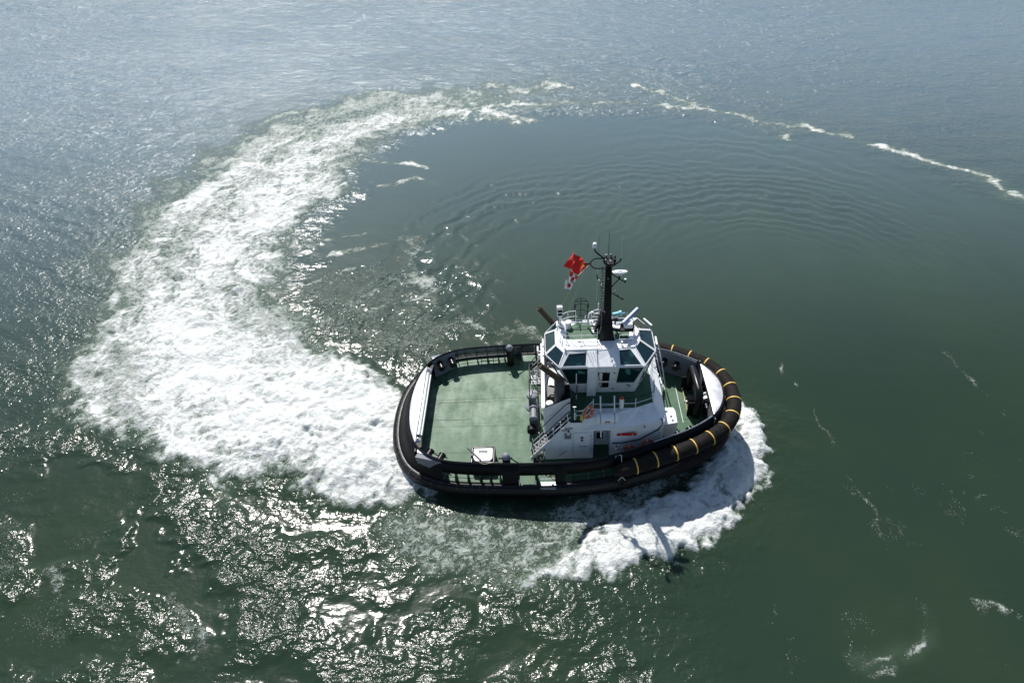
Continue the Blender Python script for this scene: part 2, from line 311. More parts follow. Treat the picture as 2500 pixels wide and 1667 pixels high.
far_ = nss(np.hypot(X, Y), 110, 160)
mSm = mSm * (1 - far_ * 0)
# foam texture: domain-warped ridges, stretched along the flow of the wake
q1x = X + 1.3 * fbm(X * .35, Y * .35, 31, 3); q1y = Y + 1.3 * fbm(X * .35 + 7, Y * .35, 33, 3)
flow = 0.9 * nss(Y, 34, 60) + 0.1
pr_ = np.hypot(X + 5, Y - 57); pa_ = np.arctan2(Y - 57, X + 5) * 25.0
rx = pa_ * .42 + 1.1 * wx2 + 2.0 * wx; ry = pr_ * 1.15 + 1.0 * wy2 + 2.5 * wy
RIDs = fbm(rx, ry, 41, 5, .62, True); RIDi = fbm(q1x * .95, q1y * .95, 43, 4, .62, True)
bl_ = nss(Y - .25 * (X + 20), 33, 50)
RID = RIDi * (1 - bl_) + RIDs * bl_
GAP = fbm(pa_ * .10 + wx, pr_ * .26 + wy * 1.5, 45, 4, .6)
BIG = fbm(rx * .28, ry * .28, 51, 3, .55)
FIN = fbm(q1x * 2.8, q1y * 2.8, 61, 3, .6, True)
near_stern = np.exp(-(np.hypot((X + 10) / 13.0, (Y - 31) / 8.0)) ** 2)
lacep = fbm(X * .75 + 1.5 * wx2, Y * .75 + 1.5 * wy2, 201, 4, .6, True)
foam = mFoam * (0.47 + 0.20 * mCore + 0.34 * near_stern + 0.16 * np.exp(-((dFoam - 1.0) / 1.5) ** 2) * (Y < 40)) \
     + (1 - mFoam) * mLace * (0.30 + .35 * GAP) + 0.04 * nss(Y, 45, 60) * mFoam
foam = foam + mFoam * (.42 * GAP - .02) * (1 - .35 * near_stern)
foam = np.maximum(foam, mBow * (0.31 + .38 * (lacep - .2) + 0.46 * np.exp(-(np.maximum(dBow - 1.3, 0) / 1.1) ** 2)) * (0.62 + 0.38 * nss(X, 1, 9)))
foam = np.maximum(foam, mBowT * (0.17 + .12 * nss(X, 2, 9) + .26 * (lacep - .15)))
TURBP = fbm(X * .16 + .6 * wx, Y * .2 + .6 * wy, 71, 3)
foam = np.maximum(foam, mTurb * (0.09 + 0.14 * TURBP) * (1 - mC1) * (1 - mC2) * (1 - mC3))
foam = np.maximum(foam, mGl * (0.13 + .16 * (lacep - .2)))
aer = np.clip(mFoam * .8 + mLace * .28, 0, 1) + mBow * .5 + mBowT * .35
for pts, hw, st in LINES:
    lo, par = sdf_low(pts, False)
    d = look(lo, X + wx * (.5 + hw) * 1.6 + wx2 * hw * 1.2, Y + wy * (.5 + hw) * 1.6 + wy2 * hw * 1.2)
    g_ = np.exp(-(d / (hw * (max(.25, .75 - hw) + 1.0 * np.clip(.5 + gnoise(X * .3, Y * .3, 171 + int(hw * 100)), 0, 1)))) ** 2)
    foam = np.maximum(foam, g_ * st * (0.80 + .5 * BIG + .35 * np.clip(gnoise(X * .6, Y * .6, 191), -.6, .4))); aer = aer + (.35 if st > .45 else 0) * np.exp(-(d / (hw * 2.6)) ** 2) * st
fleck = nss(fbm(X * .55 + wx2, Y * .20 + X * .08, 303, 4, .6), .0, .30) * nss(fbm(X * .09, Y * .09, 307, 2), -.25, .2)
fleck *= nss(X, 2, 12) * nss(48 - Y, 0, 12) * (1 - mBow)
foam = np.maximum(foam, fleck * .13)
aer = np.maximum(aer, mSm * .09 * nss(Y, 36, 56))
foam = foam + (RID - 0.15) * 0.70 * nss(foam, .05, .5) + BIG * .42 * nss(foam, .1, .5) + (FIN - .1) * .16 * nss(foam, .05, .4)
foam = np.clip(foam, 0, 1.3); aer = np.clip(aer * (0.75 + .5 * BIG), 0, 1)

fm = nss(foam, .35, .75)
# chop: how strongly the fine ripples tilt the surface
patch = nss(fbm(X * .13 + 3 + wx * .4, Y * .17 + wy * .4, 81, 3), -.22, .25)
gust = nss(fbm(X * .05, Y * .09, 85, 4), -.25, .35)
chop = 0.62 + 0.40 * gust + .25 * nss(Y, 70, 120)
chop = chop * (1 - mSm) + mSm * (0.07 + .10 * gust * nss(Y, 62, 95) + .05 * nss(X, 16, 44))
tz = mTurb * (1 - .93 * mC1) * (1 - .93 * mC2) * (1 - .93 * mC3)
chop = chop * (1 - mTurb) + tz * (0.12 + 1.05 * patch) + mTurb * .05
ang = np.arctan2(Y - 40, X - 2); streak = nss(fbm(np.hypot(X - 2, Y - 40) * .9 + wx * 2, ang * 2.2 + wy, 205, 4, .6), -.02, .28)
chop = np.maximum(chop, mGl * (.10 + .75 * streak)); chop = np.maximum(chop, .62 * streak * nss(-X, -2, 8) * nss(58 - Y, 0, 12) * nss(Y, 34, 37) * mSm); chop = np.maximum(chop, mBowT * (1.1 - .3 * nss(X, 3, 9))); chop = np.maximum(chop, (mFoam + mBow) * .9)
chop = np.maximum(chop, mLace * .95 * (1 - mSm))
brs = nss(X, 2, 10) * nss(30 - Y, 2, 12) * (1 - mTurb)          # light ripples in the lower right
chop = np.maximum(chop, brs * .30 * nss(fbm(X * .3, Y * .2, 91, 3), -.1, .4))
# geometry
def wave(l, ang, amp, seed):
    k = 2 * math.pi / l; ca, sa = math.cos(ang), math.sin(ang)
    ph = fbm(X / (l * 4), Y / (l * 4), seed, 2) * 5; am = np.clip(.5 + fbm(X / (l * 3), Y / (l * 3), seed + 3, 2), 0, 1.4)
    return amp * am * np.sin(k * (X * ca + Y * sa) + ph)
vis = 1 - nss(Y, 140, 260)
Z = (wave(3.2, 1.2, .035, 101) + wave(2.1, 1.5, .024, 103) + wave(1.5, .95, .016, 105) + wave(5.5, 1.75, .05, 107)) * np.clip(chop * 1.7, .08, 1.5) * vis
tx = (q1x * .82 + q1y * .57) ; ty_ = (-q1x * .57 + q1y * .82)
Z += tz * (fbm(tx * .24, ty_ * .62, 111, 5, .56, True) * .11 * (.3 + patch))
turbw = np.clip(mFoam + mBow * .6 + mLace * .45, 0, 1.1)
Z += turbw * (fbm(q1x * .38, q1y * .38, 121, 5, .58) * .40 + RID * .05)
Z += near_stern * mFoam * (.55 + .42 * fbm(X * .62 + wx2, Y * .62 + wy2, 131, 4, .6)) 
Z += mBow * (.38 * np.exp(-((dBow - 1.3) / 1.3) ** 2) + .10 * RID) * nss(X, -2, 9)
Z += fm * FIN * .035
# long wake swell arcs outside the foam trail
for (cx_, cy_, r0, a_, l_, amp) in ((-1, 50, 52, 0, 5.0, .05), (-1, 50, 58, 0, 6.0, .03)):
    rr = np.hypot(X - cx_, (Y - cy_) * .95); Z += amp * np.exp(-((rr - r0 + 3 * wx) / 2.2) ** 2) * nss(-X, 2, 14) * nss(Y, 55, 70) * np.cos((rr - r0) * 2 * math.pi / l_) * np.clip(.5 + 1.4 * gnoise(X * .09 + 2, Y * .09, 141), 0, 1.4)
# ring ripples in the slick
def rings(cx_, cy_, r0, wdt, l_, amp, ax, ay, ar):
    rr = np.hypot(X - cx_, Y - cy_); r2 = rr + 1.1 * wx * l_ + .25 * wx2 * l_
    env = np.exp(-((rr - r0) / wdt) ** 2) * np.exp(-(((X - ax) / ar) ** 2 + ((Y - ay) / ar) ** 2))
    return 2.2 * amp * env * np.sin(2 * math.pi * r2 / l_)
Z += rings(7, 50, 16.5, 5, 1.5, .028, 2, 65, 13) + rings(7, 50, 15.5, 4, 2.4, .028, -5, 60, 9) + rings(24, 48, 18, 7, 1.35, .036, 28, 66, 15) + rings(14, 58, 12, 5, 1.2, .026, 14, 69, 8)
Z += rings(20, 52, 26, 8, 2.2, .026, 30, 75, 18) + rings(5, 42, 13, 5, 3.2, .04, -7, 49, 6)
Z = Z.astype(float)
ny, nx = GX.shape
me = bpy.data.meshes.new('water')
nv = nx * ny; me.vertices.add(nv)
me.vertices.foreach_set('co', np.stack([X, Y, Z], 1).astype(np.float32).ravel())
ii = (np.arange(ny - 1)[:, None] * nx + np.arange(nx - 1)[None, :]).ravel()
q = np.stack([ii, ii + 1, ii + nx + 1, ii + nx], 1).astype(np.int32)
me.loops.add(q.size); me.loops.foreach_set('vertex_index', q.ravel())
me.polygons.add(len(q)); me.polygons.foreach_set('loop_start', np.arange(0, q.size, 4, dtype=np.int32))
me.polygons.foreach_set('use_smooth', np.ones(len(q), bool))
me.update(calc_edges=True); me.validate()
for nm, arr in (('foam', foam), ('aer', aer), ('chop', chop)):
    at = me.attributes.new(nm, 'FLOAT', 'POINT'); at.data.foreach_set('value', arr.astype(np.float32))
wm = bpy.data.materials.new('sea_water'); wm.use_nodes = True; N, L = nodes(wm); b = N['Principled BSDF']
def attr(n): a = N.new('ShaderNodeAttribute'); a.attribute_name = n; return a.outputs['Fac']
geo = N.new('ShaderNodeNewGeometry')
def noise(scale, det=4, rough=.6, stretch=(1, 1, 1), rot=0, dist=0.0):
    mp = N.new('ShaderNodeMapping'); mp.inputs['Scale'].default_value = stretch; mp.inputs['Rotation'].default_value = (0, 0, rot)
    L.new(geo.outputs['Position'], mp.inputs[0])
    n = N.new('ShaderNodeTexNoise'); n.inputs['Scale'].default_value = scale; n.inputs['Detail'].default_value = det
    n.inputs['Roughness'].default_value = rough; n.inputs['Distortion'].default_value = dist; L.new(mp.outputs[0], n.inputs['Vector']); return n.outputs['Fac']
def M(op, a, b_=0, c=None):
    n = N.new('ShaderNodeMath'); n.operation = op
    for i, v in enumerate((a, b_) if c is None else (a, b_, c)):
        if isinstance(v, (int, float)): n.inputs[i].default_value = v
        else: L.new(v, n.inputs[i])
    return n.outputs[0]
def MR(v, a, b_, c=0, d=1, smooth=True):
    n = N.new('ShaderNodeMapRange'); n.interpolation_type = 'SMOOTHSTEP' if smooth else 'LINEAR'
    L.new(v, n.inputs[0]); n.inputs[1].default_value = a; n.inputs[2].default_value = b_; n.inputs[3].default_value = c; n.inputs[4].default_value = d; return n.outputs[0]
def MIX(f_, a, b_):
    n = N.new('ShaderNodeMix'); n.data_type = 'RGBA'; L.new(f_, n.inputs[0])
    for i, v in ((6, a), (7, b_)):
        if isinstance(v, tuple): n.inputs[i].default_value = (*v, 1)
        else: L.new(v, n.inputs[i])
    return n.outputs[2]
fo = attr('foam'); ae = attr('aer'); ch = attr('chop')
fn1 = noise(3.2, 7, .72, dist=.6); fn2 = noise(11, 4, .7)
fil1 = M('ABSOLUTE', M('SUBTRACT', noise(1.5, 6, .68, (1, 1.15, 1), .4, 1.2), .5)); fil2 = M('ABSOLUTE', M('SUBTRACT', noise(4.5, 5, .7, (1, 1.2, 1), .2, .9), .5))
fil = M('ADD', MR(fil1, 0, .13, .55, 0, False), MR(fil2, 0, .13, .45, 0, False))
fsum = M('ADD', fo, M('ADD', M('MULTIPLY', M('SUBTRACT', fil, .42), .50), M('ADD', M('MULTIPLY', M('SUBTRACT', fn1, .5), .35), M('MULTIPLY', M('SUBTRACT', fn2, .5), .45))))
fk = M('MULTIPLY', MR(noise(12, 2, .5, (1, .8, 1)), .63, .70), M('MULTIPLY', MR(fo, .05, .15), M('SUBTRACT', 1.0, MR(fo, .30, .45))))
fsum = M('ADD', M('MULTIPLY', fsum, MR(fo, .03, .18)), M('MULTIPLY', fk, .55))
ff = MR(fsum, .30, .95, smooth=False)
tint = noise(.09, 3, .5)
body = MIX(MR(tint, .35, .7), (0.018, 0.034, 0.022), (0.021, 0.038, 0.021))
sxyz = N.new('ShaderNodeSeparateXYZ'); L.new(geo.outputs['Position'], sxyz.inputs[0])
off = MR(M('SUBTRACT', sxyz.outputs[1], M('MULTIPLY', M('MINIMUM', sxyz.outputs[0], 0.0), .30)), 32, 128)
body = MIX(M('MINIMUM', off, 1.0), body, (0.150, 0.215, 0.265))  # milky blue painted in offshore, standing in for brighter sky reflection
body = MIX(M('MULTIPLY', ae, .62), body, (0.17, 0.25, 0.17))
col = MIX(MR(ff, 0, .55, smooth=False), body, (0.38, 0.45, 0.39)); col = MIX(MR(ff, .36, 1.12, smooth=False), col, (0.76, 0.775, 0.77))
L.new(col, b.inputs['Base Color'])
L.new(MR(ff, .20, .85, .165, .75), b.inputs['Roughness'])
b.inputs['IOR'].default_value = 1.333

L.new(MR(ff, 0, .6, .5, .15), b.inputs['Specular IOR Level'])
w1 = noise(1.5, 2, .5, (1, 1.25, 1), .35, .3); w2 = noise(4.2, 3, .55, (1, 1.35, 1), .5, .4); w3 = noise(12, 2, .5, (1, 1.2, 1), .2)
hgt = M('ADD', M('ADD', M('MULTIPLY', w1, .165), M('MULTIPLY', w2, MR(sxyz.outputs[1], 28, 48, .034, .068))), M('MULTIPLY', w3, .005))
w0 = noise(.42, 4, .62, (1, 2.3, 1), -.10, .5)
hgt = M('ADD', hgt, M('MULTIPLY', w0, MR(sxyz.outputs[1], 40, 100, .0, .62, False)))
wt = noise(1.0, 3, .55, (.55, 1.9, 1), -.62, .8)
hgt = M('ADD', hgt, M('MULTIPLY', wt, MR(sxyz.outputs[1], 36, 29, 0, .09)))
hgt = M('MULTIPLY', hgt, ch)
hgt = M('ADD', hgt, M('MULTIPLY', M('MULTIPLY', fn1, ff), .17)); hgt = M('ADD', hgt, M('MULTIPLY', M('MULTIPLY', fn2, ff), .05))
bp = N.new('ShaderNodeBump'); bp.inputs['Strength'].default_value = 1; bp.inputs['Distance'].default_value = 1; L.new(hgt, bp.inputs['Height'])
L.new(bp.outputs[0], b.inputs['Normal'])
# the body of the water scatters light from its depth, so its diffuse part ignores the ripples; only the skin reflects with them
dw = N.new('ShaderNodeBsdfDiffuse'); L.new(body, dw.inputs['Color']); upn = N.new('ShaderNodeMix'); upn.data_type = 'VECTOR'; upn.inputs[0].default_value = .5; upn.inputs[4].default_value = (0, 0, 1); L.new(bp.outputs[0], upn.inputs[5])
nrmz = N.new('ShaderNodeVectorMath'); nrmz.operation = 'NORMALIZE'; L.new(upn.outputs[1], nrmz.inputs[0]); L.new(nrmz.outputs[0], dw.inputs['Normal'])
gw = N.new('ShaderNodeBsdfGlossy'); gw.inputs['Roughness'].default_value = .165; L.new(bp.outputs[0], gw.inputs['Normal'])
fw = N.new('ShaderNodeFresnel'); fw.inputs['IOR'].default_value = 1.333; L.new(bp.outputs[0], fw.inputs['Normal'])
mw = N.new('ShaderNodeMixShader'); L.new(fw.outputs[0], mw.inputs[0]); L.new(dw.outputs[0], mw.inputs[1]); L.new(gw.outputs[0], mw.inputs[2])
mf = N.new('ShaderNodeMixShader'); L.new(MR(ff, 0, .30, smooth=False), mf.inputs[0]); L.new(mw.outputs[0], mf.inputs[1]); L.new(b.outputs[0], mf.inputs[2])
L.new(mf.outputs[0], N['Material Output'].inputs[0])
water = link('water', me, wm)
water['kind'] = 'structure'; water['label'] = 'green sea water with a white foaming wake curving behind the tug'

# ================================================================== TUGBOAT (ship frame: x forward, y to port, z up from the main deck)
YAW, PIT = math.radians(-1.1), math.radians(3.5)
tug = empty('tugboat')
tug.matrix_world = Matrix.Translation((3.9, 32.48, 0)) @ Matrix.Rotation(YAW, 4, 'Z') @ Matrix.Rotation(-PIT, 4, 'Y') @ Matrix.Translation((0, 0, 1.6))
TW = tug.matrix_world.copy()
tag(tug, 'black and green harbour tug with white wheelhouse, turning in its own wake', 'tugboat')
def place(o):                      # a top-level thing built in ship coordinates
    o.matrix_world = TW @ o.matrix_basis; return o
RH = [(-10.88, 0), (-10.84, 1.0), (-10.7, 2.0), (-10.45, 2.9), (-10.05, 3.8), (-9.45, 4.5), (-8.6, 5.0), (-7.9, 5.25), (-6.9, 5.4), (-5.5, 5.5), (-4, 5.57), (-2, 5.62), (0, 5.55), (1.5, 5.4), (3, 5.15), (4.5, 4.8), (5.8, 4.4), (7, 4.0), (8, 3.55), (9.1, 2.85), (9.75, 2.3), (10.2, 1.65), (10.5, .85), (10.6, 0)]
loop = [Vector(p) for p in RH] + [Vector((x, -y)) for x, y in RH[-2:0:-1]]
for _ in range(2):
    n = len(loop); loop = [q for i in range(n) for q in (loop[i] * .75 + loop[(i + 1) % n] * .25, loop[i] * .25 + loop[(i + 1) % n] * .75)]
def resample(lp, d):
    n = len(lp); acc = [0]
    for i in range(n): acc.append(acc[-1] + (lp[(i + 1) % n] - lp[i]).length)
    m = int(acc[-1] / d); out = []; j = 0
    for k in range(m):
        t = acc[-1] * k / m
        while acc[j + 1] < t: j += 1
        out.append(lp[j].lerp(lp[(j + 1) % n], (t - acc[j]) / (acc[j + 1] - acc[j])))
    return out
OL = resample(loop, 0.16); NO = len(OL)
def nrm(i):
    t = OL[(i + 1) % NO] - OL[i - 1]; nn = Vector((t.y, -t.x)).normalized()
    return nn if nn.dot(OL[i] - Vector((max(-6, min(6, OL[i].x)), 0))) > 0 else -nn
ON = [nrm(i) for i in range(NO)]
def zr(x): return 1.5 + 0.6 * sst(x, 0.5, 7.5)
def eo(x): return 0.55 + 0.40 * (1 - sst(x, -11.2, -8.2)) - 0.2 * sst(x, 3, 8)      # deck edge, outboard of the rail
def sweep(prof, idx=None, closed=True):
    """prof(i) -> list of (offset, z) for outline point i"""
    idx = list(range(NO)) if idx is None else idx; v = []; f = []
    m = None
    for i in idx:
        pr = prof(i); m = len(pr)
        for off, z in pr:
            p = OL[i] + ON[i] * off; v.append((p.x, p.y, z))
    n = len(idx)
    for a in range(n if closed else n - 1):
        b_ = (a + 1) % n
        for k in range(m - 1): f.append((a * m + k, b_ * m + k, b_ * m + k + 1, a * m + k + 1))
    return v, f
# hull
mb = MB(); mb.add(*sweep(lambda i: [(eo(OL[i].x) + .02, -.02), (eo(OL[i].x) + .05, -.5), (eo(OL[i].x) - .1, -1.4), (eo(OL[i].x) - .9, -3.2)]))
mb.build('hull', 'black', tug, True)
# deck
dp = [OL[i] + ON[i] * (eo(OL[i].x) + .02) for i in range(0, NO, 2)]
mb = MB(); mb.prism([(p.x, p.y) for p in dp], -.08, 0.0); deck = mb.build('deck', 'green', tug)
for (x0, y0, x1, y1) in ((-9.2, 1.3, -6.65, -.38),):
    rp = round_path([(x0, y1, .012), (x1, y1, .012), (x1, y0, .012), (x0, y0, .012)], .22, 5, True)
    MB().tube(rp, .016, 4, True).build('hatch_seam', 'dgrey', deck)
for a, b2 in (((-9.6, -1.0), (-3.4, -1.02)), ((-3.38, -1.0), (-3.36, 1.3)), ((-3.36, 1.3), (-6.4, 1.28)), ((-5.0, 5.2), (-4.9, 1.3)), ((-6.6, -1.0), (-6.5, -5.0)), ((-9.3, -3.3), (-5.6, -3.35)), ((7.98, 2.4), (7.98, -1.2)), ((6.6, -.9), (9.2, -.9)), ((-9.2, 1.55), (-2.6, 1.6))):
    c = ((a[0] + b2[0]) / 2, (a[1] + b2[1]) / 2, .006); d = math.hypot(b2[0] - a[0], b2[1] - a[1])
    MB().box(c, (d, .03, .012), math.atan2(b2[1] - a[1], b2[0] - a[0])).build('weld_seam', 'whitem' if a[0] > 7 else 'green', deck)
# bulwark with freeing ports and gates
def bul_t(t, x):       # offset,z at fraction t from deck edge to rail
    return (eo(x) * (1 - t) ** 1.15, zr(x) * t)
TS = [0, .12, .46, 1.0]
v = []; f = []; m = len(TS)
for i in range(NO):
    for t in TS:
        off, z = bul_t(t, OL[i].x); p = OL[i] + ON[i] * off; v.append((p.x, p.y, z))
def hole(x, y, k):
    if abs(y) < 4: return False
    if k == 1 and (-8.1 < x < -4.35 or -0.2 < x < 3.6): return True
    if k in (0, 1) and (-3.2 < x < -2.15 or -1.95 < x < -.9): return True
    return False
for a in range(NO):
    b_ = (a + 1) % NO; xm = (OL[a].x + OL[b_].x) / 2
    for k in range(m - 1):
        if not hole(xm, OL[a].y, k): f.append((a * m + k, b_ * m + k, b_ * m + k + 1, a * m + k + 1))
bul = link('bulwark', mesh('bulwark', v, f), ['black', 'grey'], tug)
sm = bul.modifiers.new('thickness', 'SOLIDIFY'); sm.thickness = .05; sm.offset = 0; sm.material_offset = 1; sm.material_offset_rim = 0
bm = bmesh.new(); bm.from_mesh(bul.data); bmesh.ops.recalc_face_normals(bm, faces=bm.faces); bm.to_mesh(bul.data); bm.free()
fc = bul.data.polygons[0]; c0 = OL[0]
if fc.normal.dot(Vector((fc.center.x, fc.center.y, 0))) < 0: bul.data.flip_normals()
for p in bul.data.polygons: p.use_smooth = True
# rail cap
MB().tube([(OL[i].x, OL[i].y, zr(OL[i].x) + .02) for i in range(NO)], .075, 6, True).build('rail_cap', 'black_gloss', tug, True)
# belting around the deck edge, with its bolts
def belt(i):
    e = eo(OL[i].x); k = 1.0
    return [(e - .02, .10), (e + .14, .12), (e + .24, .04), (e + .30, .08), (e + .42, -.06), (e + .46, -.30), (e + .40, -.58), (e + .1, -.74), (e - .05, -.74)]
mb = MB(); mb.add(*sweep(belt)); belt_o = mb.build('belting', 'belt', tug, True, 50)
bolt_me = None
for i in range(0, NO, 3):
    if OL[i].x < -4.5:
        for off, z in ((.37, .02), (.19, .10)):
            p = OL[i] + ON[i] * (eo(OL[i].x) + off)
            if bolt_me is None:
                bo = MB().lathe((0, 0, 0), [(.024, -.02), (.024, .012), (.01, .02)], 6).build('bolt', 'grey', belt_o); bolt_me = bo.data
            else:
                bo = bpy.data.objects.new('bolt', bolt_me); S.collection.objects.link(bo); bo.parent = belt_o
            bo.location = (p.x, p.y, z)
# lower bow fender
def lowf(i): return [(.25, .1), (.62, .12), (.86, -.1), (.92, -.45), (.8, -.9), (.45, -1.25), (.1, -1.4)]
idx = [i for i in range(NO) if OL[i].x > 3.0]
idx.sort(key=lambda i: (i - (idx[-1] + 1 if False else 0)) % NO)
# make a contiguous run
st = next(i for i in range(NO) if OL[i].x > 3.0 and OL[i - 1].x <= 3.0); run = []
j = st
while OL[j % NO].x > 3.0: run.append(j % NO); j += 1
mb = MB(); mb.add(*sweep(lowf, run, False)); mb.build('lower_fender', 'rubber', tug, True, 60)
# big cylindrical bow fender
st = next(i for i in range(NO) if OL[i].x > 2.55 and OL[i - 1].x <= 2.55); run = []; j = st
while OL[j % NO].x > 2.55: run.append(j % NO); j += 1
FR = .49
cl = []
for i in run:
    p = OL[i] + ON[i] * .77; cl.append(Vector((p.x, p.y, zr(p.x) - .68)))
k_ = len(cl); rs = [FR * min(1, .55 + .45 * min(a, k_ - 1 - a) / 4) for a in range(k_)]
fen = MB().tube(cl, rs, 20).build('bow_fender', 'rubber', tug, True, 50)
acc = [0]
for a in range(1, k_): acc.append(acc[-1] + (cl[a] - cl[a - 1]).length)
mid = acc[-1] / 2
rng_s = random.Random(3)
for n_ in range(-9, 9):
    t = mid + .62 + n_ * 1.325
    if not (1.1 < t < acc[-1] - .9): continue
    a = max(i for i in range(k_) if acc[i] <= t); c = cl[a].lerp(cl[min(a + 1, k_ - 1)], (t - acc[a]) / (acc[a + 1] - acc[a]))
    d = (cl[min(a + 2, k_ - 1)] - cl[max(0, a - 2)]).normalized(); d = (d + Vector((0, 0, rng_s.uniform(-.03, .03)))).normalized()
    side = Vector((d.y, -d.x, 0)).normalized()
    q = MB(); vv = []; ff_ = []; ns = 28
    for s_ in range(ns):
        an = 2 * math.pi * s_ / ns; rad = side * math.cos(an) + Vector((0, 0, 1)) * math.sin(an)
        for (w_, r_) in ((-.04, FR), (-.04, FR + .022), (.04, FR + .022), (.04, FR)):
            vv.append(c + d * w_ + rad * r_)
    for s_ in range(ns):
        e_ = (s_ + 1) % ns
        for k in range(4): ff_.append((s_ * 4 + k, e_ * 4 + k, e_ * 4 + (k + 1) % 4, s_ * 4 + (k + 1) % 4))
    q.add(vv, ff_).build('strap', 'yellow', fen, True, 40)
# bulwark stays
def rail_y(x, s_):
    c = min((i for i in range(NO) if OL[i].y * s_ > 0), key=lambda i: abs(OL[i].x - x)); return OL[c], ON[c]
for s_ in (1, -1):
    for x in (-7.95, -7.3, -6.55, -5.75, -5.0, -4.45, -3.25, -2.05, -.85, .1, 1.1, 2.1, 3.1, 4.1, 5.0):
        p, nn = rail_y(x, s_); z = zr(p.x); e = eo(p.x)
        prof = [(0.0, z - .05), (e - .08, .02), (-.13, .02), (-.03, z - .3)]
        t = Vector((nn.y, -nn.x)) * .022
        vv = [(p.x + nn.x * o_ + t.x * k, p.y + nn.y * o_ + t.y * k, zz) for k in (-1, 1) for o_, zz in prof]
        MB().add(vv, [(0, 1, 2, 3), (7, 6, 5, 4), (0, 4, 5, 1), (1, 5, 6, 2), (2, 6, 7, 3), (3, 7, 4, 0)]).build('stay', 'dgrey', bul)
# kerb rod along the freeing ports
for s_ in (1, -1):
    for x0, x1 in ((-8.1, -4.35), (-.2, 3.6)):
        pts = []
        for i in range(NO):
            if x0 <= OL[i].x <= x1 and OL[i].y * s_ > 0:
                o_, z = bul_t(.3, OL[i].x); pts.append((OL[i].x + ON[i].x * o_, OL[i].y + ON[i].y * o_, z))
        pts.sort(); MB().tube(pts, .022, 5).build('port_rod', 'black', bul)
# gates: upper plate hinged behind the opening
for s_ in (1, -1):
    for x0, x1, m_ in ((-3.2, -2.15, 'dgrey'),):
        p, nn = rail_y((x0 + x1) / 2, s_)
        MB().box((p.x, p.y + s_ * .02, 1.06), (x1 - x0 - .06, .06, .8), 0).box(((x0 + x1) / 2, p.y - s_ * .04, 1.06), (.05, .06, .8)).build('gate', m_, tug)
        for xx in (x0, x1): MB().tube([(xx, p.y - s_ * .02, 1.5), (xx, p.y + s_ * .28, .55), (xx, p.y + s_ * .62, 0.05)], .035, 5).build('gate_edge', 'whitem', tug)
# boarding step on the near side with small railing
p, nn = rail_y(-1.4, -1)
st_o = MB().box((-1.38, p.y - .62, .03), (1.0, .55, .05)).box((-1.38, p.y - .62, .09), (.98, .06, .05)).build('boarding_step', 'silver', tug)
mb = MB()
for x in (-1.88, -1.62, -1.38, -1.12, -.9): mb.tube([(x, p.y - .30, .05), (x, p.y - .25, .62)], .018, 5)
mb.tube([(-1.9, p.y - .27, .3), (-.88, p.y - .27, .3)], .018, 5).build('step_rail', 'whitem', tug)
lampy = MB().lathe((-1.2, p.y - .34, .55), [(.02, 0), (.1, .03), (.12, .1), (.08, .17), (.02, .2)], 10).build('step_lamp', 'yellow', tug, True)
MB().box((-1.4, -p.y + .62, .03), (1.0, .5, .05)).build('boarding_step', 'silver', tug)

# ---- stern cap plate, rounded and bright
def rail_x_stern(y): 
    c = min((i for i in range(NO) if OL[i].x < -7), key=lambda i: abs(OL[i].y - y)); return OL[c].x
v = []; f = []; ys = [(-3.72 + 7.44 * k / 28) for k in range(29)]
for y in ys:
    xo = rail_x_stern(y); xi = -10.02; e = 1 - min(1, abs(y / 3.72)) ** 8
    b0 = .10 * e
    row = [(xo + .03, 1.50), (xo + (xi - xo) * .3, 1.50 + b0 * .8), (xo + (xi - xo) * .6, 1.50 + b0), (xi - .02, 1.50 + b0 * .5)]
    v += [(a, y, z) for a, z in row]
m = 4
for a in range(28):
    for k in range(3): f.append((a * m + k, (a + 1) * m + k, (a + 1) * m + k + 1, a * m + k + 1))
link('stern_cap', mesh('stern_cap', v, f), 'silver', tug, True).data.materials[0] = MT['cap']
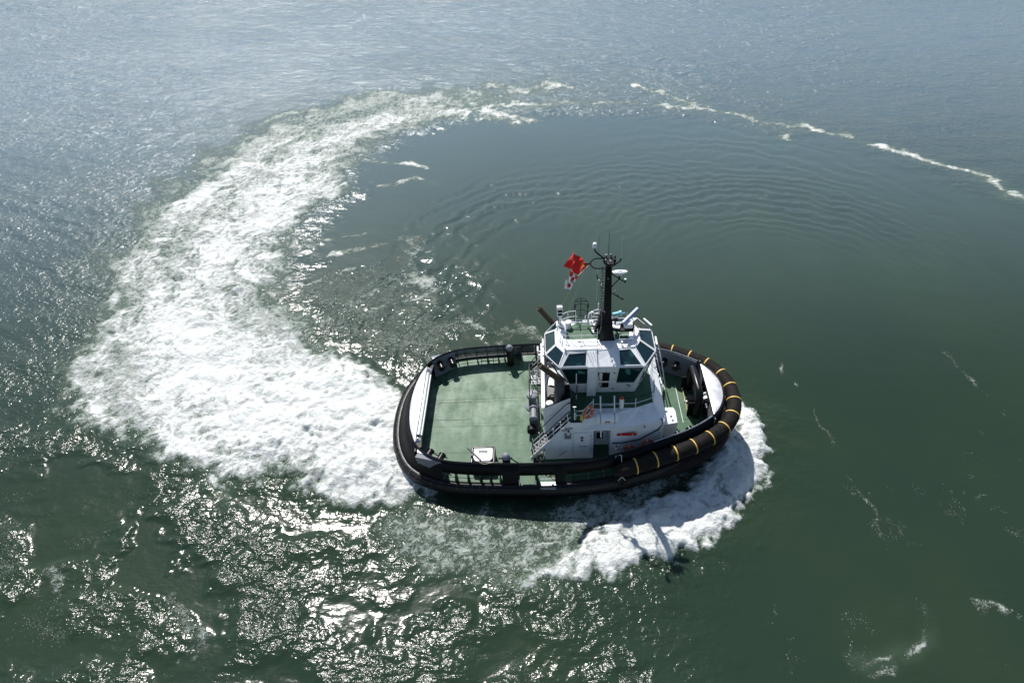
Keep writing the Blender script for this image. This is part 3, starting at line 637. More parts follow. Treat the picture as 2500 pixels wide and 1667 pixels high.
# inner lip (half round bar) and dark inner face
MB().tube([(-9.93, 2.95, 1.40), (-9.93, -2.9, 1.40)], .13, 14).build('stern_roller', 'cap', tug, True)
MB().tube([(-9.76, 2.9, 1.28), (-9.76, -2.85, 1.28)], .07, 10).build('roller_guard', 'whitem', tug, True)
MB().box((-9.90, 0, .66), (.12, 7.3, 1.28)).build('stern_inner_plate', 'dgrey', tug)
for s_ in (1, -1):
    MB().prism([(-10.1, s_ * 2.98), (-9.72, s_ * 2.98), (-9.62, s_ * 3.85), (-10.05, s_ * 4.3)], 1.05, 1.36).build('fairlead', 'black', tug)
    MB().lathe((-9.92, s_ * 3.3, 1.36), [(.2, 0), (.17, .06), (.03, .26)], 10).build('fairlead_horn', 'white', tug, True)
    # corner box with two bitts
    A = Vector((-9.78, s_ * 4.45)); B_ = Vector((-8.15, s_ * 5.08)); A2 = Vector((-9.64, s_ * 4.05)); B2 = Vector((-8.2, s_ * 4.95))
    vv = [(A.x, A.y, 1.47), (B_.x, B_.y, 1.47), (B2.x, B2.y, 0), (A2.x, A2.y - s_ * .12, 0)]
    back = [(A.x - .15, A.y + s_ * .3, 1.40), (B_.x - .05, B_.y + s_ * .14, 1.40), (B2.x, B2.y + s_ * .5, 0), (A2.x - .2, A2.y + s_ * .5, 0)]
    mb = MB().add(vv + back, [(0, 1, 2, 3), (4, 7, 6, 5), (0, 4, 5, 1), (1, 5, 6, 2), (3, 2, 6, 7), (0, 3, 7, 4)]); cb = mb.build('corner_plate', 'grey', tug)
    # white sliver on top between rail and plate
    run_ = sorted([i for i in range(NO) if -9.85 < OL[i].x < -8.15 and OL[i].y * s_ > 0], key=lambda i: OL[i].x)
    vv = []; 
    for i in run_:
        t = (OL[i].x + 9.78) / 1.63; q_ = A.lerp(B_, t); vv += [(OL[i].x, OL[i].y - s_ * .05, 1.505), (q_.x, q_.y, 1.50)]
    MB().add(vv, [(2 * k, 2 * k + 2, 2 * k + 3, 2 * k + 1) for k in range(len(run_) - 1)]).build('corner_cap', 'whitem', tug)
    dr = Vector((.36, -s_ * .93, -.05)).normalized()
    for bx, by in ((-9.25, 4.42), (-8.45, 4.78)):
        bt = MB().lathe((bx, s_ * by, .95), [(.21, -.1), (.21, .52), (.25, .53), (.25, .6), (.1, .61)], 16, dr).build('bitt', 'black_gloss', tug, True)
        e_ = Vector((bx, s_ * by, .95)) + dr * .45; sd_ = Vector((dr.y, -dr.x, 0)).normalized()
        MB().tube([e_ - sd_ * .42, e_ + sd_ * .42], .04, 6).build('bitt_pin', 'black', bt)
# ---- bow cap plate and inner linings
def rail_x_bow(y):
    c = min((i for i in range(NO) if OL[i].x > 7), key=lambda i: abs(OL[i].y - y)); return OL[c].x
v = []; f = []
for k in range(29):
    y = -2.66 + 5.32 * k / 28; xo = rail_x_bow(y); xi = 9.52
    v += [(xi, y, 2.09), (xi + (xo - xi) * .5, y, 2.10 + .05 * (1 - abs(y / 2.8) ** 4)), (xo - .03, y, 2.09)]
for a in range(28):
    for k in range(2): f.append((a * 3 + k, (a + 1) * 3 + k, (a + 1) * 3 + k + 1, a * 3 + k + 1))
bm_ = mesh('bow_cap', v, f); bc = link('bow_cap', bm_, 'silver', tug, True)
MB().tube([(9.5, 2.72, 2.10), (9.5, -2.72, 2.10)], .04, 6).build('bow_cap_edge', 'black', tug)
MB().box((9.56, 2.05, 1.03), (.08, 1.5, 2.04)).box((9.56, -1.95, 1.03), (.08, 1.6, 2.04)).build('bow_inner_plate', 'grey', tug)
MB().box((9.70, 0, 1.75), (.1, 2.6, .62)).box((10.05, 0, .9), (.08, 2.9, 1.8)).build('bow_recess_plate', 'dgrey', tug)
for s_ in (1, -1):
    run_ = sorted([i for i in range(NO) if 5.3 < OL[i].x < 9.45 and OL[i].y * s_ > 0], key=lambda i: OL[i].x); vv = []
    for i in run_:
        p_ = OL[i]; n_ = ON[i]; q_ = p_ - n_ * .12; r_ = p_ - n_ * .06
        vv += [(p_.x, p_.y, zr(p_.x) + .03), (q_.x, q_.y, zr(p_.x) + .0), (r_.x, r_.y, 0)]
    mb = MB().add(vv, [q for k in range(len(run_) - 1) for q in ((3 * k, 3 * k + 3, 3 * k + 4, 3 * k + 1), (3 * k + 1, 3 * k + 4, 3 * k + 5, 3 * k + 2))])
    mb.build('bow_lining', 'grey', tug)
    vv = [(p_.x, p_.y) for p_ in (OL[i] for i in run_)]
    MB().tube([(OL[i].x, OL[i].y - s_ * .03, zr(OL[i].x) + .07) for i in run_], .045, 6).build('rail_strip', 'steel', tug, True)
    for bx, by in ((7.35, 3.75), (8.15, 3.35)):
        dr = Vector((-.38, -s_ * .92, -.05)).normalized()
        bt = MB().lathe((bx, s_ * by, 1.3), [(.2, -.25), (.2, .52), (.24, .53), (.24, .6), (.1, .61)], 16, dr).build('bitt', 'black_gloss', tug, True)
        e_ = Vector((bx, s_ * by, 1.3)) + dr * .45; sd_ = Vector((dr.y, -dr.x, 0)).normalized()
        MB().tube([e_ - sd_ * .4, e_ + sd_ * .4], .04, 6).build('bitt_pin', 'black', bt)
# bollards with domed caps
for s_ in (1, -1):
    bo = MB().lathe((-4.0, s_ * 5.1, 0), [(.26, 0), (.26, 1.62), (.22, 1.66)], 20).build('bollard', 'black_gloss', tug, True, 50)
    MB().lathe((-4.0, s_ * 5.1, 1.66), [(.27, -.06), (.27, .02), (.25, .12), (.18, .22), (.08, .275), (.01, .285)], 20).build('cap', 'grey', bo, True, 70)
    MB().tube([(-4.5, s_ * 5.1, 1.5), (-3.6, s_ * 5.1, 1.5)], .045, 6).build('bollard_pin', 'black', bo)
    MB().tube([(-3.75, s_ * 5.12, 1.55), (-3.1, s_ * 5.45, 1.3), (-2.95, s_ * 5.5, 1.45)], .04, 6).build('bollard_stay', 'black', bo)
# ---- deck hatch with raised coaming, near side
cm = MB()
for c_, d_ in (((-5.58, -3.62, .45), (1.5, .14, .9)), ((-5.58, -4.92, .45), (1.5, .14, .9)), ((-6.30, -4.27, .45), (.14, 1.3, .9)), ((-4.86, -4.27, .45), (.14, 1.3, .9))): cm.box(c_, d_)
hc = cm.build('hatch_coaming', 'black_gloss', tug, bevel=.05)
lid = MB().prism([(-6.2, -3.75), (-4.98, -3.75), (-4.94, -3.85), (-4.94, -4.6), (-5.1, -4.82), (-6.05, -4.82), (-6.2, -4.7)], .70, .93).build('hatch_lid', 'whitem', tug, bevel=.03)
MB().tube(round_path([(-5.85, -4.0, .96), (-5.3, -4.0, .96), (-5.3, -4.12, .96), (-5.85, -4.12, .96)], .05, 3, True), .018, 5, True).build('handle', 'dgrey', lid)
# ---- towing staple on the foredeck
sp_ = MB(); P_ = [(8.86, 2.05, 0), (8.84, 2.03, 1.85), (8.86, 1.93, 2.1), (8.9, 1.7, 2.2), (8.95, -.25, 2.2), (8.96, -.5, 2.1), (8.95, -.6, 1.85), (8.9, -.64, 0)]
sta = MB().tube(P_, .25, 8).build('towing_staple', 'black_gloss', tug, True, 50)
MB().box((9.12, .72, 1.1), (.08, 2.3, 1.7)).build('staple_plate', 'grey', tug)
for y in (1.95, -.55): MB().prism([(8.3, y), (8.75, y)][:2] + [(8.75, y + .06), (8.3, y + .06)], 0, 1.25).build('staple_bracket', 'black', tug)
MB().lathe((8.55, -.02, .95), [(.28, -.22), (.34, -.1), (.22, -.02), (.22, .1), (.34, .16), (.3, .25), (.1, .27)], 14, (.3, .1, 1)).build('towing_hook_drum', 'black_gloss', tug, True, 40)
for y in (1.96, .72, -.48): MB().box((8.40, y, .10), (.10, .10, .2)).build('deck_lug', 'whitem', tug)
MB().tube([(8.42, 1.96, .12), (8.40, .72, .18)], .02, 5).tube([(8.40, .72, .18), (8.40, -.48, .12)], .02, 5).build('staple_chain', 'yellow', tug)
# anchor windlass in the bow recess
wl = MB().box((9.55, .3, .35), (.7, 1.5, .5)).tube([(9.6, -.75, .75), (9.6, 1.25, .75)], .09, 10).build('windlass', 'dgrey', tug)
MB().lathe((9.75, .25, .75), [(.1, -.3), (.42, -.28), (.42, -.2), (.28, -.18), (.28, .18), (.42, .2), (.42, .28), (.1, .3)], 18, (0, 1, 0)).build('drum', 'whitem', wl, True, 40)
MB().lathe((9.6, -.9, .75), [(.1, -.15), (.26, -.12), (.2, 0), (.26, .12), (.1, .15)], 14, (0, 1, 0)).build('warping_head', 'black', wl, True, 50)
MB().tube([(9.4, 1.3, .5), (9.5, 1.25, 1.0), (9.65, .95, 1.2)], .05, 6).tube([(9.4, -.7, .3), (9.3, -.5, .9), (9.5, -.2, 1.1)], .04, 6).build('brake_lever', 'black', wl)
for xx, yy in ((7.05, 3.0), (7.6, -2.6), (9.1, -1.8)): MB().box((xx, yy, .06), (.3, .18, .12), .4).build('deck_fitting', 'whitem', tug)

# ---- deckhouse
DH = [(-1.5, -4.05), (3.3, -3.98), (5.95, -3.5), (6.25, -2.9), (6.3, 0), (6.25, 2.9), (5.95, 3.5), (3.3, 3.98), (-1.5, 4.05)]
BD = [(0.15, -3.80), (0.9, -3.80), (1.6, -2.92), (4.3, -2.95), (5.5, -2.5), (5.6, 0), (5.5, 2.5), (4.3, 2.95), (1.6, 2.92), (0.9, 3.80), (0.15, 3.80)]
dh = empty('deckhouse', (0, 0, 0), tug)
def wallpoly(name, pts, holes=(), m_='white', par=None, th=.05):
    ve = [[Vector(p) for p in pts]] + [[Vector(p) for p in h] for h in holes]
    tri = tessellate_polygon(ve); flat = [p for l_ in ve for p in l_]
    o = link(name, mesh(name, flat, [tuple(t) for t in tri]), m_, par)
    if th:
        s2 = o.modifiers.new('thickness', 'SOLIDIFY'); s2.thickness = th; s2.offset = 0
    return o
HK = 2.88
def L2(a, b_, t): return (a[0] + (b_[0] - a[0]) * t, a[1] + (b_[1] - a[1]) * t)
yw = lambda x: -4.05 + (x + 1.5) / 4.8 * .07
# near (starboard) side wall: sloping top edge behind the stair, doorway recess between x 1.6 and 2.72
wallpoly('side_wall', [(-1.5, -4.05, 0), (1.6, yw(1.6), 0), (1.6, yw(1.6), 2.72), (2.72, yw(2.72), 2.72), (2.72, yw(2.72), 0), (3.3, -3.98, 0), (3.3, -3.98, HK), (0.9, yw(.9), HK), (0.9, yw(.9), 3.5), (0.15, yw(.15), 3.5), (-1.5, -4.05, 1.1)], (), 'white', dh)
wallpoly('side_wall', [(-1.5, 4.05, 0), (3.3, 3.98, 0), (3.3, 3.98, HK), (0.9, 4.0, HK), (0.9, 4.0, 3.5), (0.15, 4.03, 3.5), (-1.5, 4.05, 1.1)], (), 'white', dh)
for s_ in (1, -1):
    wallpoly('side_wall', [(3.3, s_ * 3.98, 0), (5.95, s_ * 3.5, 0), (5.95, s_ * 3.5, HK), (3.3, s_ * 3.98, HK)], (), 'white', dh)
    wallpoly('front_wall', [(5.95, s_ * 3.5, 0), (6.25, s_ * 2.9, 0), (6.25, s_ * 2.9, HK), (5.95, s_ * 3.5, HK)], (), 'white', dh)
    # chamfer up to the boat deck
    wallpoly('chamfer', [(0.9, s_ * 4.0, HK), (3.3, s_ * 3.98, HK), (4.3, s_ * 2.95, 3.5), (1.6, s_ * 2.92, 3.5), (.9, s_ * 3.8, 3.5)], (), 'white', dh, .03)
    wallpoly('chamfer', [(3.3, s_ * 3.98, HK), (5.95, s_ * 3.5, HK), (5.5, s_ * 2.5, 3.5), (4.3, s_ * 2.95, 3.5)], (), 'white', dh, .03)
    wallpoly('chamfer', [(5.95, s_ * 3.5, HK), (6.25, s_ * 2.9, HK), (5.5, s_ * 2.5, 3.5)], (), 'white', dh, .03)
wallpoly('front_wall', [(6.25, -2.9, 0), (6.25, 2.9, 0), (6.25, 2.9, HK), (6.25, -2.9, HK)], (), 'white', dh)
wallpoly('front_slope', [(6.25, -2.9, HK), (6.25, 2.9, HK), (5.5, 2.5, 3.5), (5.6, 0, 3.5), (5.5, -2.5, 3.5)], (), 'white', dh, .03)
mb = MB().prism(BD[1:-1] + [(0.15, 3.8), (.15, -3.8)], 3.44, 3.505); mb.build('boat_deck', 'green', dh)
MB().tube([(x, y, 3.53) for x, y in BD[1:-1]], .03, 5).build('deck_edge', 'white', dh)
wallpoly('aft_wall', [(-1.5, -4.05, 0), (-1.5, 4.05, 0), (-1.5, 4.05, 1.1), (-1.5, 3.1, 1.1), (-1.5, 3.0, 3.85), (-1.5, -3.0, 3.85), (-1.5, -3.1, 1.1), (-1.5, -4.05, 1.1)], (), 'white', dh)
# recess with inner door
wallpoly('recess_wall', [(1.6, -3.98, 0), (1.6, -2.9, 0), (1.6, -2.9, 2.72), (1.6, -3.98, 2.72)], (), 'white', dh)
wallpoly('recess_wall', [(2.72, -3.98, 0), (2.72, -2.9, 0), (2.72, -2.9, 2.72), (2.72, -3.98, 2.72)], (), 'white', dh)
wallpoly('recess_wall', [(1.6, -2.9, 0), (2.72, -2.9, 0), (2.72, -2.9, 2.8), (1.6, -2.9, 2.8)], (), 'white', dh)
def door(name, x0, x1, z0, z1, y, wins=(), m_='white', par=None, open_=False):
    d = MB().box(((x0 + x1) / 2, y, (z0 + z1) / 2), (x1 - x0, .07, z1 - z0)).build(name, m_, par, bevel=.03)
    return d
idr = door('inner_door', 1.78, 2.55, .3, 2.3, -2.97, par=dh)
MB().box((2.12, -3.02, 1.95), (.42, .02, .5)).box((2.12, -3.02, 1.05), (.42, .02, .6)).build('window', 'black_gloss', idr, bevel=.008) if False else None
MB().box((2.12, -3.02, 1.95), (.42, .02, .5)).build('door_window', 'black_gloss', dh)
MB().box((2.12, -3.02, 1.05), (.42, .02, .6)).build('door_window', 'black_gloss', dh)
od = door('door', .36, 1.42, .28, 2.6, -4.10, par=dh)
MB().box((.88, -4.145, 2.18), (.16, .012, .2)).box((.88, -4.145, 1.93), (.16, .012, .16)).build('door_sign', 'dgrey', dh)
MB().tube([(.7, -4.17, 1.35), (1.2, -4.17, 1.35)], .018, 5).build('door_handle', 'dgrey', dh)
for z in (.5, 2.2): MB().box((1.42, -4.13, z), (.22, .05, .09)).build('hinge', 'whitem', dh)
sd_ = door('small_door', -.86, .2, .08, 1.48, -4.10, par=dh)
MB().tube([(-.62, -4.16, .42), (-.15, -4.16, .95)], .018, 5).build('door_handle', 'dgrey', dh)
for z in (.3, 1.2): MB().box((.2, -4.13, z), (.22, .05, .08)).build('hinge', 'whitem', dh)
MB().box((-.03, -4.09, 2.32), (.42, .03, .52)).build('vent_panel', 'grey', dh)
MB().box((-.15, -4.085, 2.86), (.55, .04, .07)).box((.05, -4.085, 3.04), (.5, .04, .07)).build('vent_slot', 'grey', dh)
def deck_lamp(x, y, z, par, n=(0, -1, 0)):
    o = MB().lathe((x, y, z), [(.09, 0), (.09, .1), (.03, .16)], 10, n).build('deck_lamp', 'whitem', par, True)
    MB().tube([(x, y - .02, z + .12), (x, y - .05, z + .26)], .035, 6).build('lamp_bracket', 'black', par)
deck_lamp(.02, -4.1, 2.62, dh); deck_lamp(4.85, -3.75, 2.5, dh); deck_lamp(3.1, -4.02, .95, dh)
MB().tube([(2.82, -4.04, 1.45), (3.5, -4.02, 1.45), (4.6, -3.82, 1.5), (5.8, -3.6, 2.2), (5.98, -3.5, 2.5), (6.0, -3.45, 2.95), (5.9, -3.4, 3.0)], .045, 8).build('grab_rail', 'black_gloss', dh, True)
for (x, z) in ((4.6, 1.55), (5.7, 2.2)): MB().box((x, -3.78, z), (.04, .1, .04)).build('rail_clip', 'grey', dh)
MB().box((3.73, -4.03, 2.28), (1.22, .05, .21)).build('name_board', 'redp', dh)
for k in range(8):
    if k in (1, 6): MB().box((3.22 + k * .145, -4.06, 2.28), (.03, .012, .14)).build('board_stroke', 'whitem', dh)
# forward locker and side box
lk = MB().prism([(6.3, -.9), (7.2, -.92), (7.32, -1.2), (7.3, -2.3), (6.45, -2.45), (6.3, -2.35)], .0, 1.3).build('forward_locker', 'white', tug, bevel=.04)
for q in ((6.7, -1.3), (6.95, -1.75), (7.0, -2.1)): MB().box((q[0], q[1], 1.33), (.14, .07, .05), .5).build('latch', 'dgrey', lk)
# little fittings on the chamfer
for (x, y, z) in ((4.55, -3.2, 3.25), (4.8, -3.55, 2.98), (5.6, -3.0, 3.25), (4.9, -2.9, 3.42)):
    MB().lathe((x, y, z), [(.12, 0), (.12, .03), (.08, .05)], 12, (.1, -.5, .85)).build('tank_cap', 'whitem', dh, True)

# ---- casing aft of the wheelhouse, with twin exhausts
cs = empty('exhaust_casing', (0, 0, 0), tug)
for s_ in (1, -1):
    wallpoly('casing_side', [(-1.5, s_ * 3.0, 1.1), (.2, s_ * 3.0, 3.3), (.2, s_ * 3.0, 4.62), (.0, s_ * 3.0, 4.62), (-1.42, s_ * 3.0, 3.86), (-1.5, s_ * 3.0, 3.86)], (), 'white', cs, .07)
    MB().tube([(-1.46, s_ * 3.0, 3.88), (0.05, s_ * 3.0, 4.66)], .035, 5).build('casing_edge', 'black', cs)
    wallpoly('casing_inner_side', [(-1.45, s_ * 2.9, 1.5), (.2, s_ * 2.9, 3.3), (.2, s_ * 2.9, 4.55), (-1.4, s_ * 2.9, 3.8)], (), 'black', cs, .03)
    ex = MB().lathe((-.46, s_ * 2.42, 3.0), [(.33, 0), (.33, 2.75), (.3, 2.8)], 20).build('exhaust_stack', 'dgrey', cs, True, 50)
    MB().tube([(-.50, s_ * 2.44, 5.6), (-.52, s_ * 2.46, 5.85), (-.72, s_ * 2.52, 6.15), (-1.62, s_ * 2.74, 7.35)], [.24, .23, .20, .18], 16, caps=False).build('exhaust_pipe', 'brown', ex, True, 60)
    MB().lathe((-1.60, s_ * 2.735, 7.33), [(.18, 0), (.2, .02), (.2, .06), (.14, .06), (.12, -.5)], 16, (-.6, s_ * .14, .8)).build('exhaust_lip', 'brown', ex, True, 40)
    MB().box((-.05, s_ * 2.35, 3.9), (.5, 1.1, 1.5)).build('engine_box', 'black', cs)
MB().box((-1.52, 0, 3.88), (.22, 6.1, .06)).build('coaming_top', 'white', cs)
MB().box((-.85, 0, 2.9), (1.2, 5.8, .1)).build('casing_floor', 'whitem', cs)
MB().box((-.8, -1.2, 3.2), (.9, 1.0, .6)).build('equipment_box', 'dgrey', cs)
for yy in (-2.5, 2.4): MB().lathe((-1.12, yy, 3.1), [(.12, 0), (.12, .5), (.24, .52), (.24, .66), (.12, .74)], 14).build('mushroom_vent', 'whitem', cs, True, 50)
for a in range(5):
    r2 = random.Random(a); y0 = -1.9 + a * .9
    MB().tube(round_path([(-1.25, y0, 3.0), (-1.1, y0 + .3, 3.6), (-.7, y0 + .1, 3.5 + .2 * r2.random()), (-.4, y0 + .5, 3.2), (-.3, y0 + .4, 3.9)], .2, 4), .04, 6).build('hose', 'black', cs, True)
for a in range(3): MB().tube([(.0 + .1 * a, 1.2 + .35 * a, 3.0), (.0 + .1 * a, 1.2 + .35 * a, 4.9), (-.15, 1.4 + .3 * a, 5.2)], .05, 6).build('pipe', 'silver', cs, True)

# ---- stair on the near side, plus matching one on the far side
for s_ in (-1, 1):
    sr = empty('stair', (0, 0, 0), tug)
    x0, z0, x1, z1 = -2.42, .05, .16, 3.52
    for y in (-4.0, -3.22):
        yy = y * -s_
        sl_ = MB(); a = Vector((x0, yy, z0)); b_ = Vector((x1, yy, z1)); up = Vector((-(z1 - z0), 0, x1 - x0)).normalized() * .11
        vv = []
        for ty in (-.02, .02):
            for q in (a - up, b_ - up, b_ + up, a + up): vv.append(q + Vector((0, ty, 0)))
        sl_.add(vv, [(0, 1, 2, 3), (7, 6, 5, 4), (0, 4, 5, 1), (1, 5, 6, 2), (2, 6, 7, 3), (3, 7, 4, 0)]).build('stringer', 'white', sr)
        h = .95
        MB().tube(round_path([(x0 + .08, yy, z0 + .35), (x0 + .05, yy, z0 + h + .3), (x1 - .15, yy, z1 + h + .0), (x1 + .5, yy, z1 + h + .05)], .25, 5), .032, 6).build('handrail', 'black_gloss', sr, True)
        MB().tube([(x0 + .1, yy, z0 + .75), (x1, yy, z1 + .5)], .022, 6).build('mid_rail', 'white', sr)
        for k in range(6):
            t = (k + .3) / 5.6; q = a.lerp(b_, t); MB().tube([q, q + Vector((-.05, 0, h - .08))], .022, 6).build('stanchion', 'white', sr)
    tm = None
    for k in range(13):
        t = (k + .7) / 13; q = Vector((x0 + (x1 - x0) * t, -3.61 * -s_ * 1.0, z0 + (z1 - z0) * t))
        if tm is None: to = MB().box((0, 0, 0), (.20, .74, .03)).build('tread', 'dgrey', sr); tm = to.data
        else: to = bpy.data.objects.new('tread', tm); S.collection.objects.link(to); to.parent = sr
        to.location = q

# ---- towing gear and frames aft of the casing
cp_ = MB().lathe((-2.32, .65, 0), [(.55, 0), (.5, .1), (.3, .2), (.27, 1.0), (.4, 1.1), (.42, 1.35), (.3, 1.42), (.05, 1.43)], 22).build('capstan', 'grey', tug, True, 35)
MB().lathe((-2.32, .65, 1.02), [(.34, 0), (.36, .12)], 22).build('capstan_band', 'black', cp_)
wn = MB().box((-2.25, -.9, .55), (.55, 1.5, .9)).build('towing_winch', 'dgrey', tug, bevel=.06)
MB().lathe((-2.25, -1.0, 1.1), [(.12, -.55), (.3, -.53), (.3, -.45), (.2, -.43), (.2, .43), (.3, .45), (.3, .53), (.12, .55)], 18, (0, 1, 0)).build('winch_drum', 'grey', wn, True, 40)
MB().lathe((-2.4, -1.9, .5), [(.3, -.2), (.3, .2), (.1, .24)], 16, (0, 1, 0)).build('winch_motor', 'black', wn, True, 40)
fr_ = MB()
for x in (-2.5, -1.9):
    fr_.tube(round_path([(x, .3, .0), (x, .4, 1.6), (x, 1.1, 2.2), (x, 2.9, 2.25), (x, 3.1, 1.9), (x, 3.1, 0)], .2, 4), .035, 6)
for y in (1.2, 1.9, 2.6): fr_.tube([(-2.5, y, 2.2), (-1.9, y, 2.2)], .028, 6)
fr_.build('winch_guard', 'black_gloss', tug, True)
gr_ = MB()
for k in range(9): gr_.box((-2.38 + k * .1, 2.75, .62), (.03, .85, .03))
for k in range(4): gr_.box((-1.98, 2.35 + k * .27, .60), (.9, .03, .03))
gr_.build('grating', 'whitem', tug)
for x in (-2.4, -1.6):
    for y in (2.35, 3.1): MB().box((x, y, .3), (.05, .05, .6)).build('grating_leg', 'whitem', tug)
gt = MB(); gt.tube(round_path([(-1.75, -2.2, .1), (-1.75, -2.2, 1.35), (-1.75, -1.25, 1.7), (-1.75, -1.25, .1)], .06, 3, True), .03, 6, True); gt.box((-1.75, -1.72, .8), (.03, .9, 1.3)); gt.build('side_screen', 'grey', tug)
# pipe rack along the far bulwark
rk = MB()
for x in (-6.2, -5.75, -5.3, -4.9): rk.tube([(x, 5.0, .0), (x, 5.0, .55), (x, 5.3, .6)], .025, 5)
rk.tube([(-6.25, 5.0, .55), (-4.85, 5.0, .55)], .03, 5).tube([(-6.25, 5.3, .6), (-4.85, 5.3, .6)], .03, 5).tube([(-6.25, 5.0, .1), (-4.85, 5.0, .1)], .025, 5).build('pipe_rack', 'dgrey', tug)
for s_ in (1,):
    MB().prism([(-1.95, 4.95), (-1.85, 4.95), (-1.85, 5.5), (-1.95, 5.5)], 0, 1.45).build('far_locker', 'whitem', tug)
MB().prism([(-1.2, 4.2), (-.5, 4.2), (-.5, 5.0), (-1.2, 5.0)], 0, 1.9).build('far_vent_trunk', 'white', tug, bevel=.04)

# ---- wheelhouse
wh = empty('wheelhouse', (0, 0, 0), tug)
K = [(-1.27, -1.0), (-.45, -2.2), (4.82, -2.27), (5.62, -1.0), (5.62, 1.0), (4.82, 2.27), (-.45, 2.2), (-1.27, 1.0)]; HKN = 6.58
Rf = [(-.57, -.7), (-.06, -1.45), (4.25, -1.15), (4.62, -.5), (4.62, .5), (4.25, 1.15), (-.06, 1.45), (-.57, .7)]; HRF = 7.12
Bs = [(-.1, -.6), (.58, -1.38), (4.41, -1.42), (4.97, -.5), (4.97, .5), (4.41, 1.42), (.58, 1.38), (-.1, .6)]; HB = 3.505
def bil(P0, P1, P2, P3, s_, t): return (P0.lerp(P1, s_)).lerp(P3.lerp(P2, s_), t)
def facet(a, ha, b_, hb, i, wins):
    j = (i + 1) % 8
    P0, P1, P2, P3 = Vector((*a[i], ha)), Vector((*a[j], ha)), Vector((*b_[j], hb)), Vector((*b_[i], hb))
    holes = [[bil(P0, P1, P2, P3, *q) for q in w_] for w_ in wins]
    wallpoly('wall_panel', [P0, P1, P2, P3], holes, 'white', wh, .07)
    nn = (P1 - P0).cross(P3 - P0).normalized()
    if nn.dot((P0 + P2) / 2 - Vector((2, 0, 5.5))) < 0: nn = -nn
    for hl in holes:
        c = sum(hl, Vector()) / 4
        inn = [p + (c - p).normalized() * .045 for p in hl]; outr = [p + (p - c).normalized() * .03 for p in hl]
        o_ = MB(); vv = [p + nn * .045 for p in outr] + [p + nn * .06 for p in inn] + [p - nn * .01 for p in inn]
        fo_ = wallpoly('window_frame', [p + nn * .048 for p in outr], [[p + nn * .048 for p in inn]], 'black' if ha < 4 else 'whitem', wh, .02)
        pane = link('window_pane', mesh('window_pane', [p + nn * .012 for p in outr], [(0, 1, 2, 3)]), 'glass', wh)
def R4(s0, s1, t0, t1, ds=0.0): return [(s0, t0), (s1, t0), (s1, t1), (s0, t1)]
nearlow = [[(.012, .40), (.262, .40), (.328, .955), (.022, .955)], [(.688, .40), (.93, .40), (.980, .955), (.705, .955)], R4(.445, .555, .50, .80), R4(.44, .555, .22, .40)]
nearup = [[(.030, .05), (.318, .05), (.318, .92), (.055, .92)], [(.710, .05), (.968, .05), (.935, .96), (.765, .93)]]
mir = lambda ws: [[(1 - s_, t) for s_, t in w_][::-1] for w_ in ws]
small = [R4(.07, .93, .40, .95)]; upp = [R4(.03, .97, .03, .97)]
lows = {0: small, 1: nearlow, 2: small, 3: small, 4: small, 5: mir(nearlow[:2]), 6: small, 7: small}
ups = {0: upp, 1: nearup, 2: upp, 3: upp, 4: upp, 5: mir(nearup), 6: upp, 7: upp}
for i in range(8):
    facet(Bs, HB, K, HKN, i, lows[i]); facet(K, HKN, Rf, HRF, i, ups[i])
# eaves line, roof rim, roof floor
MB().tube([(x, y, HKN) for x, y in K], .035, 6, True).build('eave_trim', 'white', wh)
MB().tube([(x, y, HRF + .02) for x, y in Rf], .05, 6, True).build('roof_rim', 'white', wh)
MB().prism(Rf, HRF - .05, HRF).build('roof', 'white', wh)
MB().prism([(.0, -.38), (3.95, -.3), (4.1, .3), (3.7, .8), (2.0, .95), (1.45, 1.38), (.85, 1.40), (.1, .75)], HRF + .002, HRF + .012).build('roof_walkway', 'green', wh)
MB().prism([(-.03, -.42), (1.97, -.42), (1.97, -1.36), (-.02, -1.36)], HRF, HRF + .16).box((.97, -.9, HRF + .17), (1.9, .02, .02)).build('roof_locker', 'white', wh, bevel=.03)
for (x, y) in ((.9, -.65), (.95, -1.1)): MB().box((x, y, HRF + .18), (.16, .03, .02)).build('locker_handle', 'dgrey', wh)
# interior
MB().prism([(p[0] * .98 + .04, p[1] * .98) for p in [(.0, -.9), (.6, -1.6), (4.5, -1.65), (5.1, -.7), (5.1, .7), (4.5, 1.65), (.6, 1.6), (.0, .9)]], 4.3, 4.34).build('cabin_floor', 'dgrey', wh)
for (x, y, a, b_, c) in ((4.6, 0, .8, 2.2, .95), (.25, 0, .7, 1.7, .95), (2.4, .0, .9, 1.0, .9)): MB().box((x, y, 4.34 + c / 2), (a, b_, c)).build('console', 'inside', wh, bevel=.05)
for (x, y) in ((3.5, -.5), (1.3, -.7), (3.5, .6)):
    ch_ = MB().box((x, y, 4.95), (.5, .5, .12)).box((x - .22, y, 5.3), (.1, .48, .65)).lathe((x, y, 4.34), [(.06, 0), (.06, .6)], 8).build('helm_chair', 'inside', wh, bevel=.03)
MB().box((.6, -1.55, 5.85), (.75, .12, .35)).build('overhead_screen', 'grey', wh)
